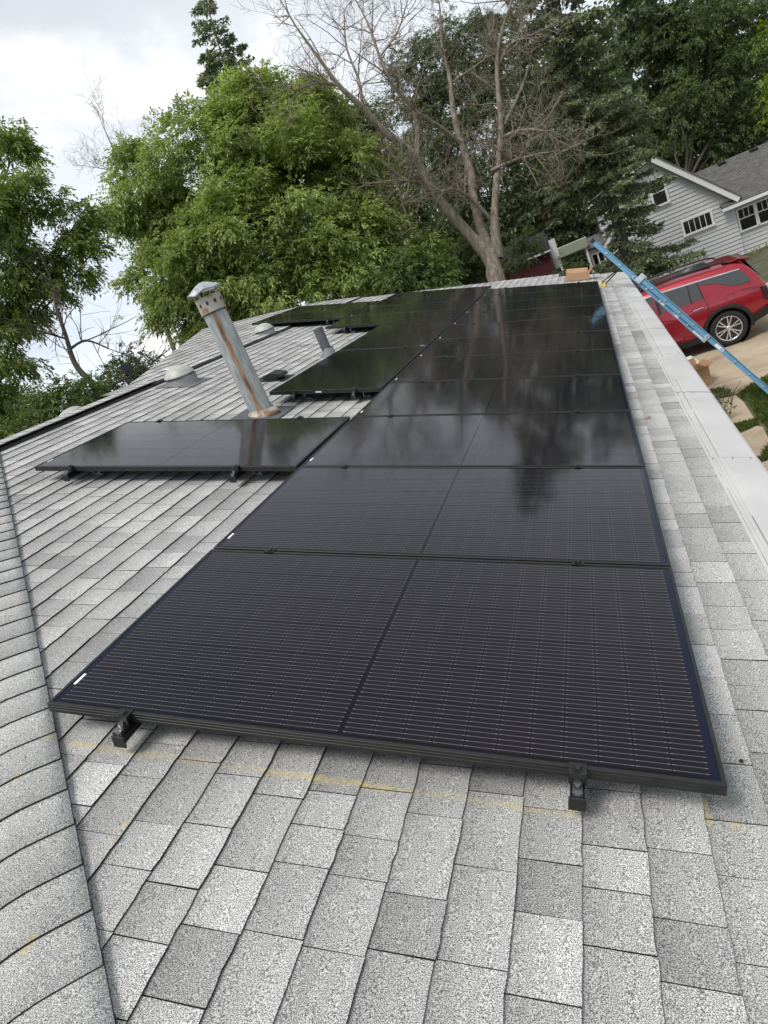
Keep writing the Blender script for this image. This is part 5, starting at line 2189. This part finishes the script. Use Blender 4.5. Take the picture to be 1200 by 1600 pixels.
b0, t0 = up_at(988, 430, 27, 16.5)
spruce('spruce_tree', 'tall dense spruce standing in front of the grey house', b0, t0, 3.3, 'needle_spruce', 'bark_spruce', 41, whorl=.36, z_low=.10, card=(.15, .03), twig_den=1.5, droop=.42, nper=8, trunk_r=.27, shape=.5, rfun=spruce_r)
sp = at(318, -14, 34)
spruce('spruce_tree', 'ragged spruce top rising above the bright green tree', gpos(400, 420, 34), sp, 3.0, 'needle_spruce', 'bark_spruce', 42, whorl=.62, z_low=.3, card=(.22, .045), twig_den=.9, droop=.12, nper=9, gap=.2, trunk_r=.2, shape=.42)
for i, (px, py, d, h, R, gp, lab) in enumerate(((1085, 330, 42, 19.5, 4.0, .1, 'dark conifer right of the tall spruce above the grey gable'), (1180, 300, 44, 20, 3.8, .15, 'dark conifer above the grey wing roof near the right edge'), (870, 400, 38, 16.5, 3.4, .42, 'dark conifer between the dead tree and the tall spruce'),
                                                (760, 400, 40, 17, 3.4, .5, 'dark conifer seen through the branches of the dead tree'), (1260, 250, 48, 23, 4.0, .15, 'dark conifer leaning into the upper right corner'))):
    b0, t0 = up_at(px, py, d, h)
    spruce('conifer_tree', lab, b0, t0, R, 'needle_dark', 'bark_dark', 50 + i, whorl=.6, z_low=.14, card=(.34, .06), twig_den=.7, droop=.3, nper=6, gap=gp, group='dark conifers at the back', trunk_r=.25, shape=.55)
# leafy trees filling the back
for i, (lob, d, lm, lab) in enumerate((
        ([(660, 120, 60), (720, 140, 65), (700, 75, 50), (760, 80, 55), (640, 170, 45), (780, 150, 60), (740, 220, 60), (690, 240, 60), (800, 250, 60)], 44, 'leaf_deep', 'grey green leafy tree behind the dead tree top'),
        ([(1070, 60, 70), (1130, 40, 60), (1100, 140, 70), (1050, 180, 55), (1160, 130, 60), (1140, 210, 50), (1090, 240, 40)], 38, 'leaf_deep', 'leafy tree between the spruce and the right edge, above the house'),
        ([(1205, 50, 24), (1218, 125, 32), (1206, 175, 18)], 17, 'leaf_yellow', 'yellow green branch of leaves at the upper right edge'),
        ([(700, 330, 60), (660, 260, 55), (740, 300, 50), (680, 390, 50), (790, 330, 50), (830, 300, 50), (860, 360, 45), (810, 370, 40), (880, 280, 50), (900, 340, 40)], 44, 'leaf_deep', 'shadowy leafy tree behind the red shed'),
        ([(120, 700, 30), (160, 640, 26), (40, 640, 40)], 30, 'leaf_deep', 'distant round tree low on the left beyond the ridge'))):
    lb = PXL(lob, d)
    kk = dict(clump_r=.6, per_clump=26, density=7, L=.36, nl=7, ll=.19, lwid=.036) if d > 25 else dict(clump_r=.3, per_clump=20, density=26, L=.24, nl=7, ll=.12, lwid=.022, shell=(.2, 1))
    leafy_tree('leafy_tree', lab, gpos(lob[0][0] if d > 20 else 1460, max(430, lob[0][1]), d), lb, lm, trunk_r=.18 if d > 20 else .1, seed=60 + i, **kk)
# plants along the neighbour's wall
for i, (px, py, r, d, lm, lab) in enumerate(((1090, 395, 24, 33, 'leaf_mid', 'feathery green shrub against the grey house wall behind the car'), (1160, 395, 12, 34, 'leaf_mid', 'small climbing plant by the downpipe of the grey house'), (1192, 410, 14, 31, 'leaf_bright', 'low green plant at the right edge behind the car'))):
    leafy_tree('shrub', lab, gpos(px, py, d), PXL([(px, py, r), (px + 4, py - r * .7, r * .7), (px - r * .5, py + r * .5, r * .8)], d), lm, trunk_r=.04, cat='shrub', clump_r=.3, per_clump=20, density=40, L=.3, nl=7, ll=.16, lwid=.025, seed=80 + i)

# far woods: one mass behind everything
rng = np.random.default_rng(99)
fv = []
ncl = 2600
ax = rng.uniform(-62, 42, ncl)
ay = rng.uniform(56, 92, ncl)
hmax = np.where(ax < -16, .3, 1.0) * (9 + 6 * np.sin(ax * .21) + 4 * np.sin(ax * .53 + 1) + np.where(ax > -6, 5, 0))
az = ground_z(60) + rng.uniform(0, 1, ncl) ** .8 * np.clip(hmax, 2.5, 30)
Cc = np.stack([ax, ay, az], 1)
C_ = (Cc[:, None] + rng.normal(0, .9, (ncl, 22, 3))).reshape(-1, 3)
V, F = sprays(C_, rand_dirs(len(C_), .2, rng), .7, 5, .5, .12, .3, rng)
fw = link('far_woods', np_mesh('far_woods', V, F, 'leaf_deep'))
tag(fw, 'dark mass of woods far behind the trees', 'woods', kind='stuff')


# small litter: a dry leaf tuft on the shingles, a loose screw, a weed by the slabs
lp = RP(2.045, 3.36, ZR + .012)
lf = MB()
for k_ in range(9):
    a = random.uniform(0, 2 * math.pi)
    d_ = np.array([math.cos(a), math.sin(a), random.uniform(-.1, .5)])
    s2 = np.array([-math.sin(a), math.cos(a), .2])
    L_ = random.uniform(.02, .045)
    lf.add([(0, 0, 0), d_ * L_ * .5 + s2 * .007, d_ * L_, d_ * L_ * .5 - s2 * .007], [(0, 1, 2, 3)])
plain('dry_leaf', (0.30, 0.17, 0.07), 0.8)
o_ = lf.build('dry_leaf', 'dry_leaf')
o_.location = tuple(lp)
tag(o_, 'small dry brown leaf tuft on the shingles beside the gutter guard', 'leaf')
sp_ = RP(1.995, .20, ZR + .010)
r = empty('loose_screw', sp_)
r.scale = (.6, .6, .6)
tag(r, 'tiny dark loose screw lying on the shingles near the front panel corner', 'screw')
MB().tube([(0, 0, .004), (.022, .008, .003)], [.003, .0012], 8).build('shank', 'bolt_steel', r)
MB().lathe([(.0, .012), (.008, .010), (.009, .004), (.0, .002)], n=10).build('head', 'rubber', r)
wb = MB()
rnd_ = random.Random(3)
for k_ in range(3):
    twigs(wb, np.zeros(3), unit(np.array([rnd_.gauss(.1, .3), rnd_.gauss(0, .3), 1.0])), .42, .006, 1, rnd_, .4)
wv_, wf_ = sprays(np.array([[rnd_.gauss(.02, .08), rnd_.gauss(0, .08), rnd_.uniform(.1, .45)] for _ in range(26)]), rand_dirs(26, .3), .05, 5, .045, .012, .2)
wr_ = empty('weed', (3.12, 10.25, GZ - .02))
tag(wr_, 'spindly weed sprouting between the concrete slabs below the gutter', 'weed')
wb.build('stem', 'bark_dark', wr_)
link('leaf_sprays', np_mesh('leaf_sprays', wv_, wf_, 'grass_blade'), wr_)
